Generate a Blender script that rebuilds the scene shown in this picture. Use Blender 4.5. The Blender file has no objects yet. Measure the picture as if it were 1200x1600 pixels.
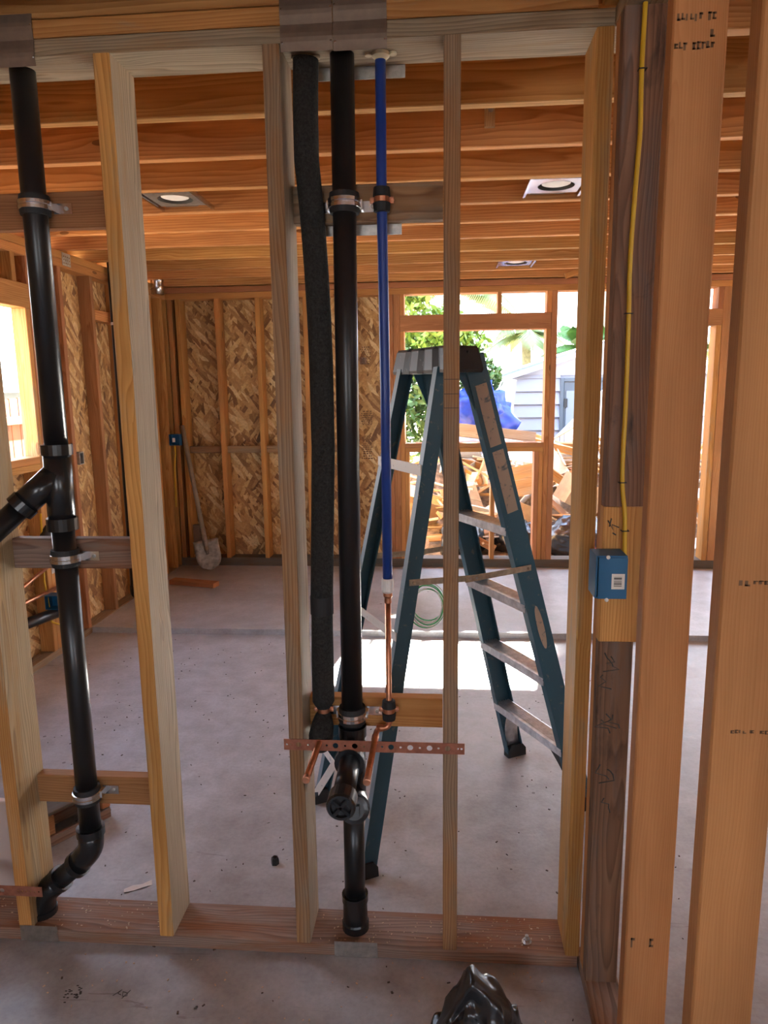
import bpy, bmesh, math, random
from mathutils import Vector, Matrix, noise as mnoise
random.seed(7)
S = bpy.context.scene
COL = S.collection

# ------------------------------------------------------------------ camera
cam_d = bpy.data.cameras.new('camera'); cam = bpy.data.objects.new('camera', cam_d); COL.objects.link(cam)
cam_d.sensor_fit = 'VERTICAL'; cam_d.sensor_height = 36.0; cam_d.sensor_width = 27.0
cam_d.lens = 1110.0 * 36.0 / 1600.0
cam_d.clip_start = 0.02; cam_d.clip_end = 300
CX = Vector((0.996807, 0.078719, -0.013360)); CD = Vector((0.000458, -0.172956, -0.984929)); CF = Vector((-0.079844, 0.981779, -0.172440))
cam.matrix_world = Matrix(((CX.x, -CD.x, -CF.x, 0), (CX.y, -CD.y, -CF.y, 0), (CX.z, -CD.z, -CF.z, 1.60), (0, 0, 0, 1)))
S.camera = cam

# ------------------------------------------------------------------ world, sun, exposure
SKY_STRENGTH = 3.6
SUN_STRENGTH = 60.0
SUN_DIR = Vector((0.14, 1.0, 0.647)).normalized()
w = bpy.data.worlds.new('world'); S.world = w; w.use_nodes = True
nt = w.node_tree; nt.nodes.clear()
bg = nt.nodes.new('ShaderNodeBackground'); out = nt.nodes.new('ShaderNodeOutputWorld')
tc = nt.nodes.new('ShaderNodeTexCoord'); sep = nt.nodes.new('ShaderNodeSeparateXYZ'); rmp = nt.nodes.new('ShaderNodeValToRGB')
nt.links.new(tc.outputs['Generated'], sep.inputs[0]); nt.links.new(sep.outputs['Z'], rmp.inputs['Fac'])
e = rmp.color_ramp.elements
e[0].position = 0.0; e[0].color = (0.95, 0.97, 1.0, 1)
e[1].position = 0.9; e[1].color = (0.42, 0.62, 1.0, 1)
nt.links.new(rmp.outputs['Color'], bg.inputs['Color']); bg.inputs['Strength'].default_value = SKY_STRENGTH
nt.links.new(bg.outputs[0], out.inputs[0])
sun_d = bpy.data.lights.new('sun', 'SUN'); sun = bpy.data.objects.new('sun', sun_d); COL.objects.link(sun)
sun_d.energy = SUN_STRENGTH; sun_d.angle = math.radians(0.6); sun_d.color = (1.0, 0.95, 0.86)
sun.rotation_euler = SUN_DIR.to_track_quat('Z', 'Y').to_euler(); sun.location = (2, 12, 9)
S.view_settings.view_transform = 'Standard'; S.view_settings.look = 'None'
S.view_settings.exposure = 1.82; S.view_settings.gamma = 1.0; S.view_settings.use_curve_mapping = False
S.cycles.max_bounces = 10; S.cycles.diffuse_bounces = 6; S.cycles.glossy_bounces = 4
S.cycles.sample_clamp_indirect = 12.0

# ------------------------------------------------------------------ materials
MAT = {}
def _new(name):
    m = bpy.data.materials.new(name); m.use_nodes = True; MAT[name] = m
    n = m.node_tree; b = n.nodes['Principled BSDF']
    return m, n, b
def N(n, t, **kw):
    k = n.nodes.new(t)
    for a, v in kw.items(): setattr(k, a, v)
    return k
def L(n, a, b): n.links.new(a, b)
def ramp(n, pts, interp='LINEAR'):
    r = N(n, 'ShaderNodeValToRGB'); r.color_ramp.interpolation = interp
    el = r.color_ramp.elements
    while len(el) < len(pts): el.new(0.5)
    for q, (p, c) in zip(el, pts):
        q.position = p; q.color = (*c, 1) if len(c) == 3 else c
    return r
def math_(n, op, a, b=None):
    k = N(n, 'ShaderNodeMath', operation=op)
    for i, v in enumerate((a, b)):
        if v is None: continue
        if isinstance(v, (int, float)): k.inputs[i].default_value = v
        else: L(n, v, k.inputs[i])
    return k.outputs[0]
def mix(n, fac, a, b, mode='MIX'):
    k = N(n, 'ShaderNodeMix', data_type='RGBA', blend_type=mode)
    for s, v in ((k.inputs[0], fac), (k.inputs[6], a), (k.inputs[7], b)):
        if isinstance(v, (int, float)): s.default_value = v
        elif isinstance(v, tuple): s.default_value = (*v, 1)
        else: L(n, v, s)
    return k.outputs[2]
def noise(n, vec, scale, detail=3, rough=0.55, dist=0.0):
    k = N(n, 'ShaderNodeTexNoise'); k.inputs['Scale'].default_value = scale; k.inputs['Detail'].default_value = detail
    k.inputs['Roughness'].default_value = rough; k.inputs['Distortion'].default_value = dist
    if vec is not None: L(n, vec, k.inputs['Vector'])
    return k.outputs['Fac']
def plain(name, col, rough=0.5, metal=0.0, var=0.0, vscale=12.0, bump=0.0, bscale=60.0, spec=0.5, alpha=None, trans=0.0, emit=None):
    m, n, b = _new(name)
    b.inputs['Base Color'].default_value = (*col, 1); b.inputs['Roughness'].default_value = rough
    b.inputs['Metallic'].default_value = metal; b.inputs['Specular IOR Level'].default_value = spec
    tcn = N(n, 'ShaderNodeTexCoord')
    if var:
        f = noise(n, tcn.outputs['Object'], vscale, 5, 0.6)
        r = ramp(n, [(0.3, tuple(c * (1 - var) for c in col)), (0.7, tuple(min(1, c * (1 + var)) for c in col))]); L(n, f, r.inputs[0])
        L(n, r.outputs[0], b.inputs['Base Color'])
    if bump:
        f = noise(n, tcn.outputs['Object'], bscale, 4, 0.6)
        bp = N(n, 'ShaderNodeBump'); bp.inputs['Strength'].default_value = bump; bp.inputs['Distance'].default_value = 0.01
        L(n, f, bp.inputs['Height']); L(n, bp.outputs[0], b.inputs['Normal'])
    if trans: b.inputs['Transmission Weight'].default_value = trans
    return m
def wood(name, light, dark, grey=0.0, greycol=(0.34, 0.29, 0.22), stain=0.0, staincol=(0.012, 0.011, 0.012), ring=150.0, rough=0.72, knots=0.45, contrast=1.0, bleach=0.0):
    m, n, b = _new(name)
    tcn = N(n, 'ShaderNodeTexCoord'); oi = N(n, 'ShaderNodeObjectInfo')
    off = N(n, 'ShaderNodeCombineXYZ'); rr = oi.outputs['Random']
    L(n, math_(n, 'MULTIPLY', rr, 53.0), off.inputs[0]); 
    add = N(n, 'ShaderNodeVectorMath', operation='ADD'); L(n, tcn.outputs['Object'], add.inputs[0]); L(n, off.outputs[0], add.inputs[1])
    P = add.outputs[0]
    st = N(n, 'ShaderNodeVectorMath', operation='MULTIPLY'); L(n, P, st.inputs[0]); st.inputs[1].default_value = (1.1, 9.0, 9.0)
    nz = N(n, 'ShaderNodeTexNoise'); nz.inputs['Scale'].default_value = 1.3; nz.inputs['Detail'].default_value = 2.0; L(n, st.outputs[0], nz.inputs['Vector'])
    sp = N(n, 'ShaderNodeSeparateXYZ'); L(n, P, sp.inputs[0])
    ns = N(n, 'ShaderNodeSeparateColor'); L(n, nz.outputs['Color'], ns.inputs[0])
    y0 = math_(n, 'MULTIPLY', math_(n, 'SUBTRACT', math_(n, 'FRACT', math_(n, 'MULTIPLY', rr, 17.3)), 0.5), 0.16)
    yy = math_(n, 'ADD', math_(n, 'ADD', sp.outputs[1], y0), math_(n, 'MULTIPLY', math_(n, 'SUBTRACT', ns.outputs[0], 0.5), 0.05))
    z0 = math_(n, 'ADD', math_(n, 'MULTIPLY', math_(n, 'FRACT', math_(n, 'MULTIPLY', rr, 31.7)), 0.10), 0.02)
    zz = math_(n, 'ADD', math_(n, 'ADD', sp.outputs[2], z0), math_(n, 'MULTIPLY', math_(n, 'SUBTRACT', ns.outputs[1], 0.5), 0.05))
    r2 = math_(n, 'SQRT', math_(n, 'ADD', math_(n, 'MULTIPLY', yy, yy), math_(n, 'MULTIPLY', zz, zz)))
    # knots warp the rings
    kv = N(n, 'ShaderNodeVectorMath', operation='MULTIPLY'); L(n, P, kv.inputs[0]); kv.inputs[1].default_value = (2.3, 7.0, 7.0)
    vo = N(n, 'ShaderNodeTexVoronoi'); vo.inputs['Scale'].default_value = 1.0; L(n, kv.outputs[0], vo.inputs['Vector'])
    vs = N(n, 'ShaderNodeSeparateColor'); L(n, vo.outputs['Color'], vs.inputs[0])
    kon = math_(n, 'LESS_THAN', vs.outputs[0], knots)
    kd = vo.outputs['Distance']
    kw = math_(n, 'MULTIPLY', math_(n, 'MULTIPLY', kon, math_(n, 'POWER', 2.718, math_(n, 'MULTIPLY', kd, -9.0))), 0.02)
    rad = math_(n, 'ADD', r2, kw)
    band = math_(n, 'FRACT', math_(n, 'MULTIPLY', rad, ring))
    br = ramp(n, [(0.0, (0, 0, 0)), (0.62, (0.55, 0.55, 0.55)), (0.88, (1, 1, 1)), (1.0, (0, 0, 0))]); L(n, band, br.inputs[0])
    fn = N(n, 'ShaderNodeVectorMath', operation='MULTIPLY'); L(n, P, fn.inputs[0]); fn.inputs[1].default_value = (6, 140, 140)
    fine = noise(n, fn.outputs[0], 1.0, 3, 0.6)
    g = math_(n, 'ADD', math_(n, 'MULTIPLY', br.outputs[0], 0.55 * contrast), math_(n, 'MULTIPLY', fine, 0.55))
    cr = ramp(n, [(0.12, light), (0.85, dark)]); L(n, g, cr.inputs[0])
    col = cr.outputs[0]
    # slow colour drift along the board
    dv = N(n, 'ShaderNodeVectorMath', operation='MULTIPLY'); L(n, P, dv.inputs[0]); dv.inputs[1].default_value = (1.6, 9, 9)
    drift = noise(n, dv.outputs[0], 1.0, 3, 0.5)
    dr = ramp(n, [(0.3, (0.78, 0.74, 0.70)), (0.7, (1.16, 1.12, 1.06))]); L(n, drift, dr.inputs[0])
    col = mix(n, 1.0, col, dr.outputs[0], 'MULTIPLY')
    kf = math_(n, 'MULTIPLY', kon, math_(n, 'LESS_THAN', kd, 0.085))
    col = mix(n, math_(n, 'MULTIPLY', kf, 0.75), col, tuple(c * 0.35 for c in dark))
    if grey:
        gn = noise(n, dv.outputs[0], 1.7, 5, 0.62, 0.4)
        gr = ramp(n, [(0.62 - 0.45 * grey, (0, 0, 0)), (0.78 - 0.38 * grey, (1, 1, 1))]); L(n, gn, gr.inputs[0])
        gc = ramp(n, [(0.2, tuple(c * 1.25 for c in greycol)), (0.9, tuple(c * 0.6 for c in greycol))]); L(n, g, gc.inputs[0])
        col = mix(n, math_(n, 'MULTIPLY', gr.outputs[0], 0.9), col, gc.outputs[0])
    if stain:
        sv = N(n, 'ShaderNodeVectorMath', operation='MULTIPLY'); L(n, P, sv.inputs[0]); sv.inputs[1].default_value = (5, 14, 14)
        sn = noise(n, sv.outputs[0], 1.0, 5, 0.65, 0.6)
        sr = ramp(n, [(0.68 - 0.2 * stain, (0, 0, 0)), (0.84 - 0.15 * stain, (1, 1, 1))]); L(n, sn, sr.inputs[0])
        col = mix(n, math_(n, 'MULTIPLY', sr.outputs[0], 0.85), col, staincol)
    hs = N(n, 'ShaderNodeHueSaturation'); L(n, col, hs.inputs['Color'])
    L(n, math_(n, 'ADD', math_(n, 'MULTIPLY', math_(n, 'FRACT', math_(n, 'MULTIPLY', rr, 7.9)), 0.26), 0.87), hs.inputs['Value'])
    L(n, math_(n, 'ADD', math_(n, 'MULTIPLY', math_(n, 'FRACT', math_(n, 'MULTIPLY', rr, 11.3)), 0.014), 0.493), hs.inputs['Hue'])
    L(n, hs.outputs[0], b.inputs['Base Color'])
    b.inputs['Roughness'].default_value = rough; b.inputs['Specular IOR Level'].default_value = 0.3
    bp = N(n, 'ShaderNodeBump'); bp.inputs['Strength'].default_value = 0.25; bp.inputs['Distance'].default_value = 0.003
    L(n, g, bp.inputs['Height']); L(n, bp.outputs[0], b.inputs['Normal'])
    return m

wood('fir', (0.60, 0.315, 0.11), (0.38, 0.16, 0.045))
wood('fir_joist', (0.63, 0.345, 0.13), (0.38, 0.17, 0.05), ring=85, contrast=1.0)
wood('fir_red', (0.50, 0.245, 0.11), (0.31, 0.13, 0.05), ring=190)
wood('fir_smooth', (0.54, 0.27, 0.10), (0.42, 0.19, 0.06), ring=240, knots=0.2, contrast=0.6)
wood('fir_yellow', (0.60, 0.325, 0.105), (0.41, 0.185, 0.05), grey=0.2, greycol=(0.38, 0.27, 0.15))
wood('weathered_or_lit_pale', (0.46, 0.33, 0.20), (0.27, 0.185, 0.105), grey=0.8, greycol=(0.37, 0.30, 0.21), contrast=1.0)  # weathered stud sides; on the top plate it stands in for light
wood('weathered_brown', (0.40, 0.235, 0.11), (0.225, 0.115, 0.05), grey=0.45, greycol=(0.27, 0.195, 0.125), stain=0.12, staincol=(0.07, 0.045, 0.03))
wood('weathered_yellow', (0.48, 0.31, 0.125), (0.29, 0.165, 0.06), grey=0.5, greycol=(0.36, 0.265, 0.145))
wood('dark_stained', (0.25, 0.14, 0.08), (0.125, 0.066, 0.037), grey=0.3, greycol=(0.14, 0.10, 0.08), stain=0.45)
wood('plate_brown', (0.34, 0.17, 0.085), (0.19, 0.085, 0.04), grey=0.55, greycol=(0.27, 0.195, 0.15))
wood('plate_grey', (0.38, 0.24, 0.135), (0.21, 0.125, 0.065), grey=0.55, greycol=(0.28, 0.215, 0.145))
wood('plate_dark', (0.17, 0.12, 0.08), (0.09, 0.065, 0.04), grey=0.6, greycol=(0.13, 0.115, 0.09))
wood('debris_wood', (0.58, 0.33, 0.14), (0.36, 0.17, 0.06), grey=0.2)
wood('debris_pale', (0.62, 0.45, 0.27), (0.44, 0.29, 0.15), grey=0.3, greycol=(0.42, 0.37, 0.30))
wood('grey_timber', (0.34, 0.27, 0.20), (0.22, 0.17, 0.12), grey=0.6, greycol=(0.30, 0.26, 0.21))
wood('stained_white', (0.52, 0.50, 0.47), (0.40, 0.38, 0.35), grey=0.1, stain=0.25, staincol=(0.06, 0.05, 0.045))
wood('fence_wood', (0.20, 0.068, 0.022), (0.14, 0.042, 0.013), contrast=0.5)
plain('abs', (0.012, 0.012, 0.013), 0.32, var=0.2, vscale=8, spec=0.5)
plain('abs_fitting', (0.014, 0.014, 0.015), 0.25, spec=0.55)
plain('foam', (0.034, 0.033, 0.031), 0.85, var=0.45, vscale=160, bump=0.9, bscale=170, spec=0.35)
plain('rubber', (0.018, 0.018, 0.019), 0.7)
plain('blue_pipe', (0.014, 0.052, 0.27), 0.38)
plain('copper', (0.62, 0.29, 0.17), 0.38, 1.0, var=0.25, vscale=30)
plain('copper_strap', (0.40, 0.16, 0.10), 0.55, 0.55, var=0.25, vscale=40)
plain('steel', (0.68, 0.68, 0.68), 0.24, 1.0, var=0.12, vscale=20)
plain('galv', (0.50, 0.48, 0.44), 0.46, 1.0, var=0.22, vscale=45)
plain('galv_brown', (0.21, 0.15, 0.11), 0.55, 0.5, var=0.15, vscale=30)
plain('aluminium', (0.66, 0.67, 0.68), 0.38, 0.9, var=0.25, vscale=35)
plain('alu_white', (0.72, 0.70, 0.66), 0.5, 0.2, var=0.3, vscale=60)
plain('bronze_bar', (0.42, 0.36, 0.27), 0.5, 0.7, var=0.3, vscale=40)
plain('black_plastic', (0.022, 0.022, 0.024), 0.42, var=0.5, vscale=25)
plain('white_plastic', (0.78, 0.78, 0.76), 0.45)
plain('cream_plastic', (0.66, 0.58, 0.38), 0.5)
plain('yellow_cable', (0.62, 0.38, 0.02), 0.45)
plain('box_blue', (0.005, 0.105, 0.235), 0.45)
plain('label_paper', (0.72, 0.68, 0.62), 0.6)
plain('ink', (0.05, 0.045, 0.04), 0.7)
plain('stamp_ink', (0.16, 0.085, 0.04), 0.8)
plain('green_wire', (0.05, 0.42, 0.12), 0.45)
plain('white_wire', (0.72, 0.75, 0.72), 0.45)
plain('lamp_white', (0.82, 0.80, 0.76), 0.4)
plain('lamp_dark', (0.06, 0.055, 0.05), 0.5)
plain('shovel_steel', (0.30, 0.27, 0.23), 0.55, 0.6, var=0.4, vscale=25)
plain('shovel_wood', (0.26, 0.21, 0.15), 0.6, var=0.2)
plain('siding', (0.21, 0.23, 0.29), 0.55)
plain('shed_trim', (0.34, 0.37, 0.44), 0.55)
plain('shed_roof', (0.16, 0.19, 0.23), 0.6)
plain('shed_door', (0.06, 0.08, 0.10), 0.5)
plain('vinyl_white', (0.55, 0.55, 0.58), 0.5)
plain('drywall', (0.82, 0.80, 0.76), 0.8, var=0.1)
plain('cardboard', (0.50, 0.34, 0.19), 0.8, var=0.15)
plain('pink_foam', (0.75, 0.25, 0.32), 0.8)
plain('tarp', (0.003, 0.028, 0.26), 0.45, var=0.4, vscale=6)
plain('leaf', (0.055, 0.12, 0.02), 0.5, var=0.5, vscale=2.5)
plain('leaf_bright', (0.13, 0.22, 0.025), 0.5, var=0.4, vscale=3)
plain('palm_leaf', (0.13, 0.17, 0.05), 0.5, var=0.35, vscale=3)
plain('bark', (0.18, 0.14, 0.10), 0.9, var=0.3, vscale=20)
plain('palm_bark', (0.20, 0.18, 0.10), 0.9, var=0.3, vscale=20)
plain('soil', (0.30, 0.23, 0.16), 0.95, var=0.35, vscale=4, bump=0.4, bscale=30)
plain('rubble', (0.22, 0.15, 0.09), 0.95, var=0.6, vscale=14, bump=0.6, bscale=20)
plain('roof_shingle', (0.085, 0.078, 0.075), 0.9, var=0.25, vscale=30)
plain('roof_dark', (0.20, 0.21, 0.22), 0.8)
plain('house_wall', (0.13, 0.17, 0.19), 0.7)
plain('bag', (0.018, 0.017, 0.018), 0.26, spec=0.8)
plain('red_plastic', (0.55, 0.04, 0.03), 0.5)
plain('tape_clear', (0.75, 0.73, 0.68), 0.12, 0.0, spec=0.9)
plain('chips', (0.62, 0.46, 0.30), 0.85, var=0.3, vscale=90)
plain('dark_specks', (0.09, 0.07, 0.055), 0.9)
plain('pinkish_board', (0.60, 0.48, 0.42), 0.8)
# ladder rail paint: worn blue-teal
def paint_mat(name, base, worn, amt, sc=38):
    m, n, b = _new(name); tcn = N(n, 'ShaderNodeTexCoord')
    f = noise(n, tcn.outputs['Object'], sc, 6, 0.7, 0.5)
    r = ramp(n, [(0.66 - amt, base), (0.70 - amt * 0.6, worn)]); L(n, f, r.inputs[0])
    L(n, r.outputs[0], b.inputs['Base Color']); b.inputs['Roughness'].default_value = 0.42
    return m
paint_mat('ladder_blue', (0.026, 0.082, 0.115), (0.13, 0.14, 0.13), 0.06)
paint_mat('ladder_edge_sky', (0.17, 0.235, 0.27), (0.30, 0.31, 0.30), 0.04)  # rear flange tone, sky reflection put into the colour
paint_mat('ladder_label', (0.36, 0.27, 0.20), (0.045, 0.085, 0.11), 0.12, 22)
paint_mat('worn_black', (0.016, 0.018, 0.02), (0.13, 0.13, 0.125), 0.03)
paint_mat('splatter', (0.70, 0.67, 0.62), (0.22, 0.20, 0.18), 0.04)

def concrete():
    m, n, b = _new('concrete'); tcn = N(n, 'ShaderNodeTexCoord'); P = tcn.outputs['Object']
    f1 = noise(n, P, 0.9, 6, 0.6, 0.3); f2 = noise(n, P, 7.0, 6, 0.65, 0.2); f3 = noise(n, P, 70, 3, 0.6)
    c1 = ramp(n, [(0.30, (0.31, 0.295, 0.28)), (0.52, (0.42, 0.425, 0.43)), (0.72, (0.49, 0.505, 0.525))]); L(n, f1, c1.inputs[0])
    c2 = ramp(n, [(0.28, (0.72, 0.70, 0.68)), (0.6, (1.02, 1.02, 1.02)), (0.8, (1.12, 1.12, 1.12))]); L(n, f2, c2.inputs[0])
    col = mix(n, 1.0, c1.outputs[0], c2.outputs[0], 'MULTIPLY')
    c3 = ramp(n, [(0.25, (0.8, 0.8, 0.8)), (0.6, (1.05, 1.05, 1.05))]); L(n, f3, c3.inputs[0]); col = mix(n, 0.6, col, c3.outputs[0], 'MULTIPLY')
    # trowel scuffs: stretched dark strokes
    mp = N(n, 'ShaderNodeMapping'); mp.inputs['Rotation'].default_value = (0, 0, 0.6); mp.inputs['Scale'].default_value = (3, 26, 1); L(n, P, mp.inputs[0])
    f4 = noise(n, mp.outputs[0], 1.2, 4, 0.6, 1.2); r4 = ramp(n, [(0.64, (0, 0, 0)), (0.70, (1, 1, 1)), (0.76, (0, 0, 0))]); L(n, f4, r4.inputs[0])
    f5 = noise(n, P, 1.7, 2); r5 = ramp(n, [(0.48, (0, 0, 0)), (0.62, (1, 1, 1))]); L(n, f5, r5.inputs[0])
    col = mix(n, math_(n, 'MULTIPLY', math_(n, 'MULTIPLY', r4.outputs[0], r5.outputs[0]), 0.62), col, (0.14, 0.115, 0.10))
    vo = N(n, 'ShaderNodeTexVoronoi'); vo.inputs['Scale'].default_value = 9.0; L(n, P, vo.inputs['Vector'])
    vs = N(n, 'ShaderNodeSeparateColor'); L(n, vo.outputs['Color'], vs.inputs[0])
    sp = math_(n, 'MULTIPLY', math_(n, 'LESS_THAN', vo.outputs['Distance'], math_(n, 'MULTIPLY', vs.outputs[1], 0.085)), math_(n, 'LESS_THAN', vs.outputs[0], 0.4))
    col = mix(n, math_(n, 'MULTIPLY', sp, 0.75), col, (0.07, 0.055, 0.045))
    # brown dust trodden in along the framed wall
    sx = N(n, 'ShaderNodeSeparateXYZ'); L(n, P, sx.inputs[0])
    f6 = noise(n, P, 2.2, 4, 0.6); 
    L(n, col, b.inputs['Base Color'])
    rr = ramp(n, [(0.3, (0.32, 0.32, 0.32)), (0.7, (0.5, 0.5, 0.5))]); L(n, f2, rr.inputs[0]); L(n, rr.outputs[0], b.inputs['Roughness'])
    bp = N(n, 'ShaderNodeBump'); bp.inputs['Strength'].default_value = 0.25; bp.inputs['Distance'].default_value = 0.01; L(n, f2, bp.inputs['Height']); L(n, bp.outputs[0], b.inputs['Normal'])
concrete()
def osb():
    m, n, b = _new('osb'); tcn = N(n, 'ShaderNodeTexCoord'); P = tcn.outputs['Object']
    col = None
    wn = N(n, 'ShaderNodeTexNoise'); wn.inputs['Scale'].default_value = 5; wn.inputs['Detail'].default_value = 3; L(n, P, wn.inputs['Vector'])
    layers = [((0.2, 0.2, 0.25), (13, 70, 70)), ((-0.3, -0.3, -0.5), (15, 80, 80)), ((0.3, -0.2, 0.7), (18, 85, 85))]
    cols = [[(0.0, (0.20, 0.095, 0.03)), (0.35, (0.46, 0.25, 0.08)), (0.7, (0.60, 0.37, 0.14)), (1.0, (0.70, 0.50, 0.24))],
            [(0.0, (0.16, 0.075, 0.028)), (0.4, (0.42, 0.22, 0.075)), (1.0, (0.66, 0.44, 0.18))],
            [(0.0, (0.26, 0.12, 0.04)), (0.5, (0.54, 0.32, 0.12)), (1.0, (0.74, 0.55, 0.28))]]
    for i, (rot, sc) in enumerate(layers):
        wa = N(n, 'ShaderNodeVectorMath', operation='MULTIPLY_ADD'); L(n, wn.outputs['Color'], wa.inputs[0]); wa.inputs[1].default_value = (0.010,) * 3; L(n, P, wa.inputs[2])
        mp = N(n, 'ShaderNodeMapping'); mp.inputs['Rotation'].default_value = rot; L(n, wa.outputs[0], mp.inputs[0])
        m2 = N(n, 'ShaderNodeVectorMath', operation='MULTIPLY'); L(n, mp.outputs[0], m2.inputs[0]); m2.inputs[1].default_value = sc
        vo = N(n, 'ShaderNodeTexVoronoi'); vo.inputs['Scale'].default_value = 0.42; L(n, m2.outputs[0], vo.inputs['Vector'])
        vs = N(n, 'ShaderNodeSeparateColor'); L(n, vo.outputs['Color'], vs.inputs[0])
        r = ramp(n, cols[i]); L(n, vs.outputs[0], r.inputs[0])
        if col is None: col = r.outputs[0]
        else: col = mix(n, math_(n, 'GREATER_THAN', vs.outputs[1], 0.55), col, r.outputs[0])
    f = noise(n, P, 60, 4, 0.6); c = ramp(n, [(0.3, (0.75, 0.72, 0.7)), (0.65, (1.08, 1.08, 1.08))]); L(n, f, c.inputs[0])
    col = mix(n, 1.0, col, c.outputs[0], 'MULTIPLY'); L(n, col, b.inputs['Base Color']); b.inputs['Roughness'].default_value = 0.7
osb()

# ------------------------------------------------------------------ mesh helpers
PM = {}            # parent object -> its world matrix
def tag(o, label, cat, group=None, kind=None):
    o['label'] = label; o['category'] = cat
    if group: o['group'] = group
    if kind: o['kind'] = kind
    return o
def empty(name, loc, label=None, cat=None, group=None, kind=None):
    o = bpy.data.objects.new(name, None); COL.objects.link(o); o.location = loc; o.empty_display_size = 0.05
    PM[o] = Matrix.Translation(Vector(loc))
    if label: tag(o, label, cat, group)
    if kind: o['kind'] = kind
    return o
def place(o, W, parent):
    PM[o] = W.copy()
    if parent is not None:
        o.parent = parent; o.matrix_basis = PM[parent].inverted() @ W
    else: o.matrix_basis = W
    return o
_bcache = {}
def board_mesh(Ln, wd, th, mat, side, ch):
    key = (round(Ln, 4), round(wd, 4), round(th, 4), mat, side, ch)
    if key in _bcache: return _bcache[key]
    a, b = wd / 2, th / 2; c = min(ch, a * 0.4, b * 0.4)
    pr = [(a, -b + c), (a, b - c), (a - c, b), (-a + c, b), (-a, b - c), (-a, -b + c), (-a + c, -b), (a - c, -b)]
    vs = [(-Ln / 2, y, z) for y, z in pr] + [(Ln / 2, y, z) for y, z in pr]
    fs = [tuple(reversed(range(8))), tuple(range(8, 16))] + [(i, (i + 1) % 8, 8 + (i + 1) % 8, 8 + i) for i in range(8)]
    me = bpy.data.meshes.new('board'); me.from_pydata(vs, [], fs); me.materials.append(MAT[mat])
    if side:
        me.materials.append(MAT[side])
        me.polygons[2 + 2].material_index = 1; me.polygons[2 + 6].material_index = 1
        me.polygons[2 + 1].material_index = 1; me.polygons[2 + 7].material_index = 1
    me.update(); _bcache[key] = me
    return me
def board(name, p0, p1, wd, th, mat, parent=None, wdir=(0, 0, 1), side=None, ch=0.003):
    """beam from p0 to p1 (centre line); wd measured along wdir, th across"""
    p0, p1 = Vector(p0), Vector(p1); x = (p1 - p0); Ln = x.length; x.normalize()
    y = Vector(wdir); y = (y - x * y.dot(x)).normalized(); z = x.cross(y)
    W = Matrix(((x.x, y.x, z.x, 0), (x.y, y.y, z.y, 0), (x.z, y.z, z.z, 0), (0, 0, 0, 1)))
    W.translation = (p0 + p1) / 2
    o = bpy.data.objects.new(name, board_mesh(Ln, wd, th, mat, side, ch)); COL.objects.link(o)
    return place(o, W, parent)
def bd(name, x, y, z, mat, parent=None, side=None, ch=0.003):
    """axis-aligned board from ranges; longest axis is the grain"""
    r = [x, y, z]; d = [q[1] - q[0] for q in r]; c = [(q[0] + q[1]) / 2 for q in r]
    ax = sorted(range(3), key=lambda i: -d[i]); l, wi, t = ax
    u = [0, 0, 0]; u[wi] = 1
    p0 = list(c); p1 = list(c); p0[l] = r[l][0]; p1[l] = r[l][1]
    return board(name, p0, p1, d[wi], d[t], mat, parent, u, side, ch)
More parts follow.
